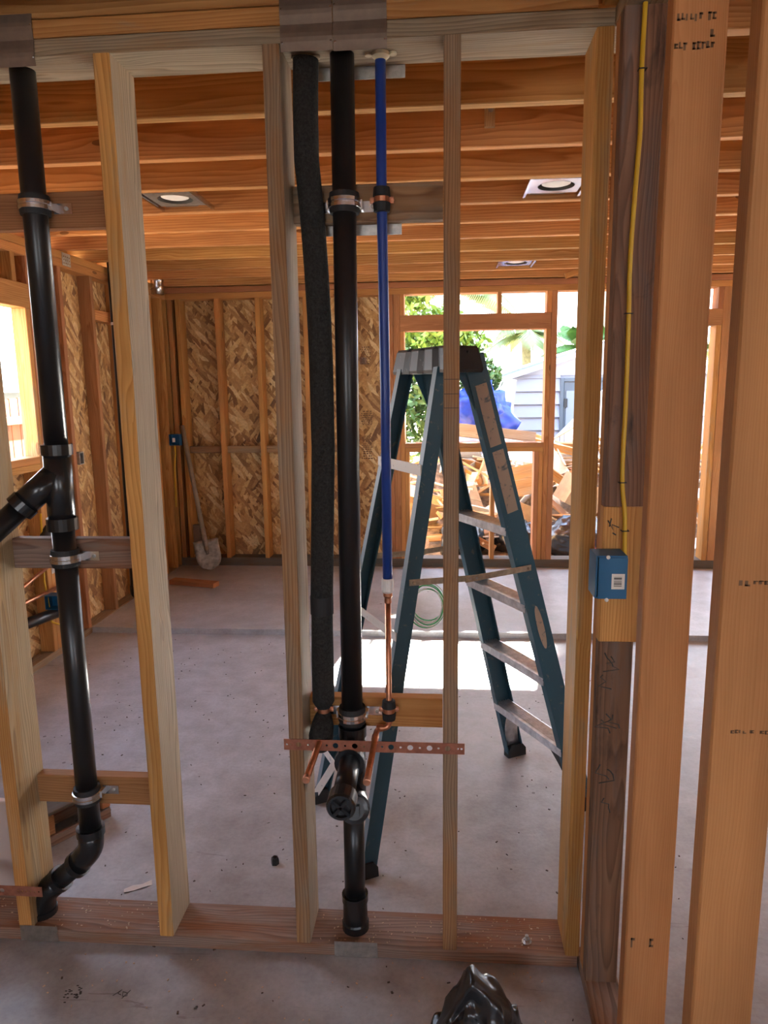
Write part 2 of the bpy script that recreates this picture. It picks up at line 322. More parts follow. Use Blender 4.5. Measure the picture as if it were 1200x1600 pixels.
class MB:
    def __init__(s): s.v = []; s.f = []; s.sm = []
    def add(s, vs, fs, smooth=False):
        k = len(s.v); s.v += [tuple(v) for v in vs]; s.f += [tuple(i + k for i in f) for f in fs]; s.sm += [smooth] * len(fs); return s
    def box(s, x, y, z, M_=None):
        vs = [Vector((a, b, c)) for a in x for b in y for c in z]
        if M_: vs = [M_ @ v for v in vs]
        return s.add(vs, [(0, 1, 3, 2), (4, 6, 7, 5), (0, 4, 5, 1), (2, 3, 7, 6), (0, 2, 6, 4), (1, 5, 7, 3)])
    def tube(s, pts, r, n=16, cap=True, smooth=True, hollow=None, sx=1.0, up=None):
        pts = [Vector(p) for p in pts]; rs = r if isinstance(r, (list, tuple)) else [r] * len(pts)
        t = (pts[1] - pts[0]).normalized()
        a = Vector(up) if up else (Vector((0, 0, 1)) if abs(t.z) < 0.9 else Vector((1, 0, 0)))
        nx = (a - t * a.dot(t)).normalized(); vs = []
        for i, p in enumerate(pts):
            d0 = (p - pts[i - 1]) if i else (pts[1] - p); d1 = (pts[i + 1] - p) if i < len(pts) - 1 else d0
            if d0.length < 1e-9: d0 = d1
            if d1.length < 1e-9: d1 = d0
            t = (d0.normalized() + d1.normalized()).normalized()
            nx = (nx - t * nx.dot(t)).normalized(); ny = t.cross(nx)
            vs += [p + (nx * math.cos(2 * math.pi * k / n) + ny * math.sin(2 * math.pi * k / n) * sx) * rs[i] for k in range(n)]
        m = len(pts); fs = [(i * n + k, i * n + (k + 1) % n, (i + 1) * n + (k + 1) % n, (i + 1) * n + k) for i in range(m - 1) for k in range(n)]
        s.add(vs, fs, smooth)
        if cap: k0 = len(s.v) - len(vs); s.f += [tuple(k0 + k for k in reversed(range(n))), tuple(k0 + (m - 1) * n + k for k in range(n))]; s.sm += [False, False]
        return s
    def lathe(s, p, ax, prof, n=20, smooth=False):
        """prof: list of (distance along ax, radius)"""
        p = Vector(p); ax = Vector(ax).normalized()
        a = Vector((0, 0, 1)) if abs(ax.z) < 0.9 else Vector((1, 0, 0)); nx = (a - ax * a.dot(ax)).normalized(); ny = ax.cross(nx)
        vs = [p + ax * d + (nx * math.cos(2 * math.pi * k / n) + ny * math.sin(2 * math.pi * k / n)) * r for d, r in prof for k in range(n)]
        m = len(prof); fs = [(i * n + k, i * n + (k + 1) % n, (i + 1) * n + (k + 1) % n, (i + 1) * n + k) for i in range(m - 1) for k in range(n)]
        fs += [tuple(reversed(range(n))), tuple((m - 1) * n + k for k in range(n))]
        s.add(vs, fs, False); 
        return s
    def build(s, name, mat, parent=None, origin=None, auto=None):
        vs = [Vector(v) for v in s.v]
        if origin is None:
            lo = Vector((min(v.x for v in vs), min(v.y for v in vs), min(v.z for v in vs))); hi = Vector((max(v.x for v in vs), max(v.y for v in vs), max(v.z for v in vs)))
            origin = Vector(((lo.x + hi.x) / 2, (lo.y + hi.y) / 2, lo.z))
        origin = Vector(origin); me = bpy.data.meshes.new(name); me.from_pydata([v - origin for v in vs], [], s.f)
        me.materials.append(MAT[mat]); me.polygons.foreach_set('use_smooth', s.sm); me.update()
        o = bpy.data.objects.new(name, me); COL.objects.link(o)
        return place(o, Matrix.Translation(origin), parent)
def lerp(a, b, t): return Vector(a) * (1 - t) + Vector(b) * t
def arc_path(pts, r, n=5):
    """polyline with corners rounded at radius r"""
    pts = [Vector(p) for p in pts]; o = [pts[0]]
    for i in range(1, len(pts) - 1):
        a = (pts[i - 1] - pts[i]).normalized(); b = (pts[i + 1] - pts[i]).normalized(); rr = min(r, (pts[i - 1] - pts[i]).length * .45, (pts[i + 1] - pts[i]).length * .45)
        p, q = pts[i] + a * rr, pts[i] + b * rr
        for k in range(n + 1):
            t = k / n; o.append(p * (1 - t) ** 2 + pts[i] * 2 * t * (1 - t) + q * t * t)
    o.append(pts[-1]); return o
def blob(c, rad, seed, amp=0.35, freq=2.0, seg=28, rings=18, floor=None):
    mb = MB(); vs = []; c = Vector(c)
    for i in range(rings + 1):
        ph = math.pi * i / rings
        for j in range(seg):
            th = 2 * math.pi * j / seg; d = Vector((math.sin(ph) * math.cos(th), math.sin(ph) * math.sin(th), math.cos(ph)))
            q = d * freq + Vector((seed * 7.1, seed * 3.3, seed)); h = abs(mnoise.noise(q)) * 1.2 + 0.6 * abs(mnoise.noise(q * 2.3)) + 0.3 * mnoise.noise(q * 5)
            k = 1 + amp * (h - 0.5); v = c + Vector((d.x * rad[0], d.y * rad[1], d.z * rad[2])) * k
            if floor is not None and v.z < floor: v.z = floor
            vs.append(v)
    fs = [(i * seg + j, (i + 1) * seg + j, (i + 1) * seg + (j + 1) % seg, i * seg + (j + 1) % seg) for i in range(rings) for j in range(seg)]
    mb.add(vs, fs, True); return mb

# ================================================================== THE SETTING
YF, YB = 1.765, 1.905          # framed plumbing wall: front and back faces
ZP, ZT = 0.038, 2.38           # bottom plate top, top plate underside
FAR = 6.10                     # room face of the far wall
XL = -2.34                     # room face of the left wall
# ---- floor: lower slab, raised slab beyond the joint
mb = MB(); nx, ny = 60, 70
def slab(x0, x1, y0, y1, zt, zb, jag=None, jy=False):
    m_ = MB(); nxx = max(2, int((x1 - x0) / 0.06)); vs = []
    top = [[None] * 2 for _ in range(nxx + 1)]
    for i in range(nxx + 1):
        x = x0 + (x1 - x0) * i / nxx; ya = y0 + (mnoise.noise(Vector((x * 6, 0.3, 0))) * 0.014 if jag == 'front' else 0); yb = y1 + (mnoise.noise(Vector((x * 6, 0.3, 0))) * 0.014 if jag == 'back' else 0)
        vs += [(x, ya, zt), (x, yb, zt), (x, ya - (0.006 if jag == 'front' else 0), zb), (x, yb, zb)]
    fs = []
    for i in range(nxx):
        a, b = i * 4, (i + 1) * 4
        fs += [(a, b, b + 1, a + 1), (a + 2, a + 3, b + 3, b + 2), (a, a + 2, b + 2, b), (a + 1, b + 1, b + 3, a + 3)]
    fs += [(0, 1, 3, 2), (nxx * 4, nxx * 4 + 2, nxx * 4 + 3, nxx * 4 + 1)]
    m_.add(vs, fs); return m_
floor = slab(-2.5, 3.7, -3.2, 4.41, 0.0, -0.14).build('floor', 'concrete', origin=(0, 0, 0)); floor['kind'] = 'structure'
tag(floor, 'dusty grey concrete slab floor with scuffs and paint specks', 'floor')
slab(-2.5, 3.7, 4.41, 6.30, 0.038, -0.14, jag='front').build('raised_slab', 'concrete', floor, origin=(0, 0, 0))
# ---- ceiling: deck and joists
FAR_ = FAR + 0.02
ceil_ = empty('ceiling', (0, 2, 2.46), 'open ceiling of orange fir joists under a plank deck', 'ceiling', kind='structure')
for i in range(9):
    y0 = -3.0 + i * 1.2
    bd('deck_panel', (-2.6, 3.8), (y0, min(y0 + 1.196, 7.75)), (2.648, 2.664), 'fir_joist', ceil_, ch=0.001)  # unseen overhang past the far wall, sized to trim the sun patch
for k in range(-13, 10):
    y = 2.396 + 0.403 * k
    bd('joist', (-2.5, 3.7), (y, y + 0.043), (2.46, 2.646), 'fir_joist', ceil_)
bd('frieze_block', (-2.5, 3.7), (FAR_ + .08, FAR_ + .118), (2.4585, 2.6475), 'fir_joist', ceil_)
bd('frieze_block', (-2.54, -2.502), (-3.0, FAR_ + .118), (2.4585, 2.6475), 'fir_joist', ceil_)
bd('rim_joist', (-2.5, 0.5), (1.762, 1.80), (2.46, 2.646), 'fir_joist', ceil_)
# ---- plumbing wall nearest the camera
wf = empty('wall_front', (-0.4, 1.835, 0), 'open stud wall carrying the drain and water pipes', 'wall', kind='structure')
bd('bottom_plate', (-2.34, 0.378), (YF, YB), (0.0, ZP), 'plate_brown', wf)
bd('top_plate', (-2.34, 0.47), (YF, YB), (ZT, 2.418), 'plate_grey', wf, side='weathered_or_lit_pale')  # paler underside paints in the light reaching it from below
bd('top_plate', (-2.34, 0.345), (YF - 0.002, YB), (2.419, 2.458), 'fir_yellow', wf)
bd('stud', (-1.243, -1.204), (YF, YB), (ZP, ZT), 'fir_yellow', wf, side='weathered_yellow')
bd('stud', (-0.815, -0.774), (YF, YB), (ZP, ZT), 'fir_yellow', wf, side='weathered_or_lit_pale')
bd('stud', (-0.411, -0.371), (YF, YB), (ZP, ZT), 'weathered_brown', wf, side='weathered_or_lit_pale')
bd('stud', (0.006, 0.045), (YF, YF + 0.089), (ZP, ZT), 'weathered_brown', wf)
bd('stud', (0.345, 0.383), (YF, YB), (ZP, ZT), 'fir_yellow', wf)
bd('stud', (-1.64, -1.602), (YF, YB), (ZP, ZT), 'fir', wf)
bd('stud', (-2.05, -2.012), (YF, YB), (ZP, ZT), 'fir', wf)
bd('blocking', (-0.370, 0.005), (1.867, YB), (2.010, 2.099), 'weathered_brown', wf)
bd('blocking', (-0.370, 0.005), (1.867, YB), (0.656, 0.742), 'fir', wf)
bd('blocking', (-1.203, -0.816), (1.867, YB), (2.018, 2.107), 'fir_red', wf)
bd('blocking', (-1.203, -0.816), (1.867, YB), (1.110, 1.196), 'plate_brown', wf)
bd('blocking', (-1.203, -0.816), (1.867, YB), (0.386, 0.474), 'fir_red', wf)
m_ = MB()
for z_ in (1.617, 1.582, 1.548): m_.box((0.0075, 0.0435), (YF - 0.0008, YF), (z_, z_ + .0014))
m_.build('pencil_mark', 'ink', wf)
# ---- side wall at right, running towards the camera
wr = empty('wall_right', (0.42, 1.2, 0), 'open stud partition running towards the viewer at the right', 'wall', kind='structure')
X0, X1 = 0.382, 0.471
bd('bottom_plate', (X0, X1), (-1.6, 1.80), (0.0, ZP), 'plate_brown', wr)
bd('top_plate', (X0, X1), (-1.6, 1.764), (ZT, 2.418), 'plate_grey', wr)
bd('top_plate', (X0 - 0.03, X1), (-1.6, 1.76), (2.419, 2.458), 'fir_yellow', wr)
bd('stud', (X0 + 0.001, X1), (1.680, 1.718), (1.318, ZT), 'dark_stained', wr)
bd('stud', (X0 + 0.001, X1 - 0.006), (1.682, 1.718), (ZP, 0.985), 'dark_stained', wr)
bd('blocking', (X0, X1 + 0.004), (1.681, 1.718), (0.986, 1.317), 'fir', wr)
bd('stud', (X0 + 0.002, X1), (1.720, 1.758), (ZP, ZT), 'fir', wr)
bd('stud', (X0, X1), (1.330, 1.368), (ZP, ZT), 'fir_smooth', wr)
bd('stud', (X0, X1), (0.970, 1.008), (ZP, ZT), 'fir_smooth', wr)
bd('stud', (X0, X1), (0.56, 0.598), (ZP, ZT), 'fir_smooth', wr)
bd('stud', (X0, X1), (0.15, 0.188), (ZP, ZT), 'fir_smooth', wr)
bd('stud', (X0, X1), (-0.9, -0.862), (ZP, ZT), 'fir_smooth', wr)
# inked grade stamps on the partition studs: blurred letter strokes, too faint to read
def stamp(x0, x1, z0, z1, y, n, seed, mat='stamp_ink', fill=0.6):
    r = random.Random(seed); m_ = MB(); st = (x1 - x0) / n
    for i in range(n):
        if r.random() > fill + 0.25: continue
        a = x0 + i * st; h0 = z0 + (z1 - z0) * r.uniform(0, .25); h1 = z1 - (z1 - z0) * r.uniform(0, .25)
        m_.box((a, a + st * r.uniform(.35, .6)), (y - 0.0005, y), (h0, h1))
        if r.random() < fill: m_.box((a, a + st * .85), (y - 0.0005, y), (h1 - (z1 - z0) * .22, h1))
        if r.random() < fill: m_.box((a, a + st * .85), (y - 0.0005, y), (h0, h0 + (z1 - z0) * .2))
    return m_.build('grade_stamp', mat, wr)
stamp(0.386, 0.452, 2.145, 2.158, 1.330, 9, 1); stamp(0.424, 0.452, 2.163, 2.178, 1.330, 3, 2); stamp(0.388, 0.452, 2.188, 2.202, 1.330, 9, 3)
stamp(0.392, 0.448, 0.45, 0.475, 1.330, 6, 4, fill=.4)
stamp(0.404, 0.420, 1.326, 1.338, 0.970, 2, 5); stamp(0.423, 0.466, 1.329, 1.336, 0.970, 6, 6)
stamp(0.408, 0.430, 1.112, 1.118, 0.970, 4, 7); stamp(0.434, 0.468, 1.112, 1.118, 0.970, 5, 8)
# pencilled / marker scrawl on the dark stud and the clean block
def scrawl(pts_list, y, name='marker_scrawl', rad=0.0016, mat='ink'):
    m_ = MB()
    for pts in pts_list: m_.tube([(x, y, z) for x, z in pts], rad, 6)
    return m_.build(name, mat, wr)
rs = random.Random(4); ln = []
for (xa, za) in ((0.40, 0.955), (0.415, 0.945), (0.398, 0.90), (0.41, 0.80), (0.42, 0.795), (0.395, 0.785), (0.40, 0.66), (0.42, 0.65), (0.41, 0.57)):
    ln.append([(xa + rs.uniform(-.004, .004) + i * .005 * rs.choice((1, 1, -1)), za - i * .009 + rs.uniform(-.004, .004)) for i in range(5)])
scrawl(ln, 1.6815)
scrawl([[(0.392, 1.285), (0.405, 1.262), (0.402, 1.275), (0.418, 1.268)], [(0.404, 1.255), (0.412, 1.25)], [(0.40, 1.29), (0.396, 1.27)]], 1.6805)

# ---- far wall
fw_ = empty('wall_back', (0, FAR, 0.04), 'far framed wall with oriented strand board and open window and door bays', 'wall', kind='structure')
FB = FAR + 0.14
def fstud(x, z0=0.11, z1=2.36, wdt=0.04, m='fir', d=None): return bd('stud', (x, x + wdt), (FAR, d or FB), (z0, z1), m, fw_)
bd('bottom_plate', (-2.34, 2.33), (FAR, FB), (0.036, 0.112), 'plate_dark', fw_)
bd('corner_post', (-2.48, -2.3405), (FAR + .001, FB), (0.04, 2.46), 'fir', fw_)
bd('top_plate', (-2.34, 3.6), (FAR, FB), (2.36, 2.41), 'fir', fw_)
bd('top_plate', (-2.34, 3.6), (FAR - 0.01, FB), (2.411, 2.458), 'fir_red', fw_)
for x in (-2.33, -2.26, -1.92, -1.568, -1.16, -0.77): fstud(x)
fstud(-0.455, wdt=0.055, m='fir_red'); fstud(-0.398, wdt=0.055, m='fir_red'); fstud(-0.342, z1=2.06, wdt=0.036); fstud(-0.342, z0=2.19, wdt=0.036)
for a, b in ((-2.22, -1.92), (-1.88, -1.568), (-1.528, -1.16), (-1.12, -0.77)): bd('blocking', (a, b), (FAR + 0.05, FAR + 0.088), (1.05, 1.11), 'weathered_brown', fw_)
for i, (a, b) in enumerate(((-2.48, -1.550), (-1.549, -0.432), (-0.431, -0.305))):
    bd('sheathing_panel', (a, b), (FB, FB + 0.011), (0.04, 2.46), 'osb', fw_, ch=0.001)
bd('header', (-0.342, 0.90), (FAR - 0.004, FB), (2.062, 2.190), 'fir_red', fw_)
bd('window_sill_plate', (-0.305, 0.862), (FAR, FB), (1.088, 1.126), 'fir_red', fw_); bd('window_sill_plate', (-0.305, 0.862), (FAR, FB), (1.05, 1.0875), 'fir', fw_)
bd('stud', (0.465, 0.497), (FAR, FB), (2.19, 2.36), 'fir', fw_)
fstud(0.905, wdt=0.047, m='fir_red'); fstud(0.864, z1=2.06, wdt=0.040); fstud(0.864, z0=2.19, wdt=0.04)
fstud(0.79, z1=1.05, wdt=0.036, m='fir_red'); fstud(0.828, z1=1.05, wdt=0.034, m='fir'); fstud(0.425, z1=1.05, wdt=0.036); fstud(-0.305, z1=1.05, wdt=0.034)
fstud(2.215, wdt=0.042, z1=2.06, m='fir_yellow'); fstud(2.26, wdt=0.06, m='fir_red'); bd('header', (1.70, 2.259), (FAR, FB), (2.062, 2.190), 'fir_red', fw_); fstud(1.64, wdt=0.058)
bd('stud', (2.22, 2.258), (FAR, FB), (2.191, 2.36), 'fir_red', fw_)
for x in (2.62, 3.02, 3.42): fstud(x)
bd('bottom_plate', (2.331, 3.6), (FAR, FB), (0.036, 0.112), 'plate_dark', fw_)
# printed panel marks on the sheathing (blurred blocks of print and rulings)
def osb_print(z0, z1, seed, x0=-0.488, x1=-0.392):
    r = random.Random(seed); m_ = MB(); z = z0
    while z < z1 - 0.012:
        h = r.uniform(.006, .012); x = x0 + r.uniform(0, .02)
        while x < x1 - 0.008:
            wdt = r.uniform(.006, .022); m_.box((x, min(x1, x + wdt)), (FB - 0.0008, FB), (z, z + h)); x += wdt + r.uniform(.003, .012)
        z += h + r.uniform(.005, .012)
    return m_.build('panel_print', 'stamp_ink', fw_)
# the last bay (left of the window post) carries the print
for s_, (a, b) in enumerate(((1.80, 1.96), (1.28, 1.42), (0.98, 1.20))): osb_print(a, b, 20 + s_, -0.70, -0.60)
bd('print_patch', (-0.70, -0.64), (FB - 0.0008, FB), (1.80, 1.86), 'plate_brown', fw_, ch=0.0001)

# ---- left wall
wl = empty('wall_left', (XL, 3, 0), 'left framed wall with oriented strand board and an unglazed window', 'wall', kind='structure')
XB = XL - 0.089
bd('bottom_plate', (XB, XL), (-3.0, FAR), (0.0, 0.045), 'plate_grey', wl)
bd('top_plate', (XB, XL), (-3.0, FAR), (2.36, 2.41), 'fir', wl); bd('top_plate', (XB, XL), (-3.0, FAR), (2.411, 2.458), 'fir', wl)
def lstud(y, z0=0.045, z1=2.36, m='fir', wdt=0.04): return bd('stud', (XB, XL), (y, y + wdt), (z0, z1), m, wl)
for y in (4.365, 4.77, 5.17, 5.57, 5.75, 5.98): lstud(y, m='fir_red' if y < 5 else 'fir')
lstud(4.02, m='fir_red'); lstud(3.98, z1=2.07, m='fir_yellow')
bd('header', (XB, XL + 0.002), (2.62, 4.02), (2.071, 2.206), 'fir', wl)
bd('window_sill_plate', (XB - 0.01, XL), (2.70, 3.98), (1.19, 1.231), 'fir_yellow', wl); bd('window_sill_plate', (XB, XL), (2.70, 3.98), (1.15, 1.189), 'fir', wl)
for y in (3.55, 3.14, 2.73): lstud(y, z1=1.15); lstud(y + 0.05, z0=2.207)
lstud(3.94, z1=1.15); lstud(3.88, z0=2.207)
lstud(2.66); lstud(2.62, z1=2.07)
for y in (2.2, 1.8, 1.4, 1.0, 0.6, 0.2): lstud(y)
bd('blocking', (XB, XL), (4.81, 5.17), (2.08, 2.15), 'fir', wl)
for a, b, z0, z1 in ((4.0, 5.19, 0.0, 2.46), (5.191, 6.24, 0.0, 2.46), (2.68, 3.998, 0.0, 1.17), (2.68, 3.998, 2.16, 2.46), (0.2, 2.678, 0.0, 2.46)):
    bd('sheathing_panel', (XB - 0.011, XB), (a, b), (z0, z1), 'osb', wl, ch=0.001)
# ---- outer right wall of the far room
wo = empty('wall_side', (3.66, 2, 0), 'outer framed wall far to the right', 'wall', kind='structure')
bd('bottom_plate', (3.6, 3.7), (-3, FB), (0, 0.04), 'plate_grey', wo); bd('top_plate', (3.6, 3.7), (-3, FB), (2.40, 2.458), 'fir', wo)
for i in range(15): bd('stud', (3.6, 3.69), (-0.2 + i * 0.42, -0.16 + i * 0.42), (0.04, 2.40), 'fir', wo)
for i in range(4): bd('sheathing_panel', (3.70, 3.711), (0.0 + i * 1.58, 1.578 + i * 1.58), (0.0, 2.46), 'osb', wo, ch=0.001)

# ---- unseen wall behind the viewer, window openings added for fill light
wb_ = empty('wall_rear', (0.5, -3.0, 0), 'unseen framed wall behind the viewer with window openings added for fill light', 'wall', kind='structure')
for x0, x1, z0, z1 in ((-2.5, -1.0, 0, 2.46), (-1.0, 0.0, 0, 1.0), (-1.0, 0.0, 2.05, 2.46), (0.0, 2.0, 0, 2.46), (3.2, 3.7, 0, 2.46), (2.0, 3.2, 0, 1.0), (2.0, 3.2, 2.05, 2.46)):
    bd('sheathing_panel', (x0, x1), (-3.11, -3.10), (z0, z1), 'osb', wb_, ch=0.001)
for i in range(16): 
    x = -2.45 + i * 0.41
    if 1.97 < x < 3.2 or -1.03 < x < 0: bd('stud', (x, x + .038), (-3.099, -3.01), (0.04, 1.0), 'fir', wb_)
    else: bd('stud', (x, x + .038), (-3.099, -3.01), (0.04, 2.38), 'fir', wb_)
bd('sheathing_panel', (XB - .011, XB), (-3.1, 0.198), (0.05, 2.46), 'osb', wl, ch=0.001)
bd('sheathing_panel', (3.70, 3.711), (-3.1, -0.002), (0.0, 2.46), 'osb', wo, ch=0.001)

# ================================================================== LADDER
u = Vector((math.cos(-1.084), math.sin(-1.084), 0)); v = Vector((-u.y, u.x, 0)); T = Vector((-0.019, 2.50, 0)); HC = 1.73
lad = empty('step_ladder', (T.x, T.y, 0), 'worn blue folding step ladder with black cap standing open on the slab', 'ladder')
def LP(a, b, z): return T + u * a + v * b + Vector((0, 0, z))
def channel(name, top, foot, wdt, fl, th, side, mat, parent):
    """C channel: web faces outwards (side*u), flanges turn inwards"""
    ax = (foot - top).normalized(); wv = (v - ax * v.dot(ax)).normalized(); un = (u - ax * u.dot(ax) - wv * u.dot(wv)).normalized() * side
    pr = [(-wdt / 2, 0), (wdt / 2, 0), (wdt / 2, -fl), (wdt / 2 - th, -fl), (wdt / 2 - th, -th), (-wdt / 2 + th, -th), (-wdt / 2 + th, -fl), (-wdt / 2, -fl)]
    m_ = MB(); vs = [p + wv * a + un * b for p in (top, foot) for a, b in pr]
    fs = [(i, (i + 1) % 8, 8 + (i + 1) % 8, 8 + i) for i in range(8)] + [(0, 1, 2, 3, 4, 5, 6, 7)[::-1], tuple(range(8, 16))]
    if side < 0: fs = [f[::-1] for f in fs]
    m_.add(vs, fs); return m_.build(name, mat, parent), wv, un, ax
WT = 0.168
ftop = {s: LP(s * WT, 0.052, 1.70) for s in (1, -1)}; ffoot = {1: LP(0.245, 0.515, 0.005), -1: LP(-0.236, 0.506, 0.005)}
rtop = {s: LP(s * (WT - 0.012), -0.048, 1.66) for s in (1, -1)}; rfoot = {s: LP(s * 0.255, -0.385, 0.0) for s in (1, -1)}
rails = {}
for s in (1, -1):
    o, wv, un, ax = channel('front_rail', ftop[s], ffoot[s], 0.078, 0.030, 0.005, s, 'ladder_blue', lad); rails[s] = (o, wv, un, ax)
    if s == 1:
        o['label'] = 'near front rail with worn tan stickers'
        def sticker(t0, t1, w0, w1, nm, mat, parent):
            a = ftop[1] + (ffoot[1] - ftop[1]) * t0; b = ftop[1] + (ffoot[1] - ftop[1]) * t1; m_ = MB()
            q = [a + wv * w0, a + wv * w1, b + wv * w1, b + wv * w0]
            m_.add([p + un * 0.0012 for p in q] + [p + un * 0.0002 for p in q], [(0, 1, 2, 3), (0, 4, 5, 1), (1, 5, 6, 2), (2, 6, 7, 3), (3, 7, 4, 0)])
            return m_.build(nm, mat, parent)
        sticker(0.055, 0.175, -0.022, 0.022, 'sticker', 'ladder_label', o); sticker(0.185, 0.31, -0.020, 0.024, 'sticker', 'ladder_label', o)
        # oval warning sticker low on the rail
        c = ftop[1] + (ffoot[1] - ftop[1]) * 0.56; m_ = MB(); k = 20
        ring = [c + wv * 0.014 * math.cos(2 * math.pi * i / k) + ax * 0.085 * math.sin(2 * math.pi * i / k) for i in range(k)]
        m_.add([p + un * 0.0012 for p in ring] + [p + un * 0.0002 for p in ring], [tuple(range(k))] + [(i, k + i, k + (i + 1) % k, (i + 1) % k) for i in range(k)])
        m_.build('sticker', 'ladder_label', o)
    rr_o = channel('rear_rail', rtop[s], rfoot[s], 0.052, 0.030, 0.005, s, 'ladder_blue', lad)[0]; rr_o.data.materials.append(MAT['ladder_edge_sky']); rr_o.data.polygons[7].material_index = 1   # sky reflection painted as a lighter flange colour
    # spreader: two pivoted links between the rails
    zs = 0.975
    tf = (1.70 - zs) / 1.695; tr_ = (1.66 - zs) / 1.66
    a = rtop[s] + (rfoot[s] - rtop[s]) * tr_ + u * s * 0.006; b = ftop[s] + (ffoot[s] - ftop[s]) * tf + u * s * 0.006; mid = (a + b) / 2 + Vector((0, 0, -0.01)) + u * s * 0.003
    board('spreader_bar', a - (mid - a).normalized() * 0.014, mid + (mid - a).normalized() * 0.03, 0.021, 0.003, 'bronze_bar', lad)
    board('spreader_bar', mid + u * s * 0.004 - (b - mid).normalized() * 0.03, b + u * s * 0.004 + (b - mid).normalized() * 0.014, 0.021, 0.003, 'bronze_bar', lad)
    for q in (a, mid - (mid - a).normalized() * 0.012, mid + (b - mid).normalized() * 0.012, b):
        MB().lathe(q + u * s * 0.002, u * s, [(0, 0.005), (0.006, 0.0045)], 10).build('rivet', 'steel', lad)
    # feet
    def foot(p, wv_, wdt, nm):
        m_ = MB(); pr = [(-wdt / 2 - .004, .0), (wdt / 2 + .006, .0), (wdt / 2 + .004, .035), (wdt / 2 - .012, .055), (-wdt / 2 + .01, .055), (-wdt / 2 - .004, .03)]
        vs = [p + v * a + u * c + Vector((0, 0, z)) for c in (-.004 if s > 0 else -.034, .034 if s > 0 else .004) for a, z in pr] if False else [p + v * a + u * (s * c) + Vector((0, 0, z)) for c in (-.034, .004) for a, z in pr]
        fs = [(i, (i + 1) % 6, 6 + (i + 1) % 6, 6 + i) for i in range(6)] + [tuple(reversed(range(6))), tuple(range(6, 12))]
        m_.add(vs, fs); return m_.build(nm, 'rubber', lad)
    foot(ffoot[s] - Vector((0, 0, 0.004)), wv, 0.08, 'rubber_foot'); foot(rfoot[s] + v * 0.004, wv, 0.055, 'rubber_foot')
def on_front(z, s): return ftop[s] + (ffoot[s] - ftop[s]) * ((1.70 - z) / 1.695)
def on_rear(z, s): return rtop[s] + (rfoot[s] - rtop[s]) * ((1.66 - z) / 1.66)
for z in (0.268, 0.558, 0.84, 1.122):
    a, b = on_front(z, 1), on_front(z, -1); m_ = MB(); d = (b - a); 
    prof = [(-.040, -.030), (-.040, 0.0), (-.030, .002), (-.026, -.001), (-.018, .002), (-.014, -.001), (-.006, .002), (-.002, -.001), (.006, .002), (.010, -.001), (.018, .002), (.022, -.001), (.030, .002), (.036, 0.0), (.036, -.028), (.033, -.028), (.033, -.003), (-.037, -.003), (-.037, -.030)]
    n = len(prof); vs = [p + v * q + Vector((0, 0, h)) for p in (a - u * .005, b + u * .005) for q, h in prof]
    fs = [(i, n + i, n + (i + 1) % n, (i + 1) % n) for i in range(n)]
    m_.add(vs, fs); m_.build('step', 'aluminium', lad)
    if z < 0.3:     # curved knee braces under the bottom step
        for s in (1, -1):
            p = on_front(z, s) - u * s * 0.006; m_ = MB(); vs = []
            for i in range(9):
                t = i / 8; q = p + u * (-s) * (0.085 * (1 - t) ** 1.7) + Vector((0, 0, -0.03 - t * (z - 0.085))) + v * (t * 0.06)
                vs += [q - v * 0.032, q + v * 0.030]
            m_.add(vs, [(2 * i, 2 * i + 1, 2 * i + 3, 2 * i + 2) for i in range(8)], True)
            o = m_.build('knee_brace', 'aluminium' if s < 0 else 'worn_black', lad)
            o.modifiers.new('t', 'SOLIDIFY').thickness = 0.003
for z, hh in ((1.336, 0.036), (0.80, 0.030), (0.22, 0.032)):
    a, b = on_rear(z, 1) - u * 0.0, on_rear(z, -1)
    board('rear_brace', a - v * 0.030, b - v * 0.030, hh, 0.004, 'splatter', lad)
board('rear_strut', on_rear(0.22, -1) + u * 0.13 - v * 0.026, on_rear(0.03, -1) + u * .01 - v * 0.026, 0.03, 0.004, 'splatter', lad)
# cap: moulded top with fluted flanks
m_ = MB(); pa = []
for (zz, k) in ((HC - 0.085, 1.0), (HC - 0.075, 1.03), (HC - 0.008, 0.92), (HC, 0.88)):
    ringp = []
    W_, D_ = 0.192 * k, 0.070 * k
    nseg = 14
    for i in range(nseg): t = i / nseg; ringp.append((W_ - 2 * W_ * t, -D_ + (0.010 if (i % 4 == 2 and zz < HC - 0.005) else 0)))
    for i in range(6): t = i / 6; ringp.append((-W_, -D_ + 2 * D_ * t))
    for i in range(nseg): t = i / nseg; ringp.append((-W_ + 2 * W_ * t, D_ - (0.010 if (i % 4 == 2 and zz < HC - 0.005) else 0)))
    for i in range(6): t = i / 6; ringp.append((W_, D_ - 2 * D_ * t))
    pa.append([LP(a, b, zz) for a, b in ringp])
n = len(pa[0]); vs = [p for r in pa for p in r]
fs = [(i * n + k, i * n + (k + 1) % n, (i + 1) * n + (k + 1) % n, (i + 1) * n + k) for i in range(3) for k in range(n)]
fs = [f[::-1] for f in fs] + [tuple(3 * n + k for k in range(n))[::-1], tuple(range(n))]
m_.add(vs, fs); m_.build('cap', 'worn_black', lad)
for a, z in ((0.02, -.02), (-0.03, -.04), (0.045, -.06)):
    MB().lathe(LP(0.186, a, HC + z), u, [(0, 0.005), (0.008, 0.004)], 8).build('rivet', 'black_plastic', lad)

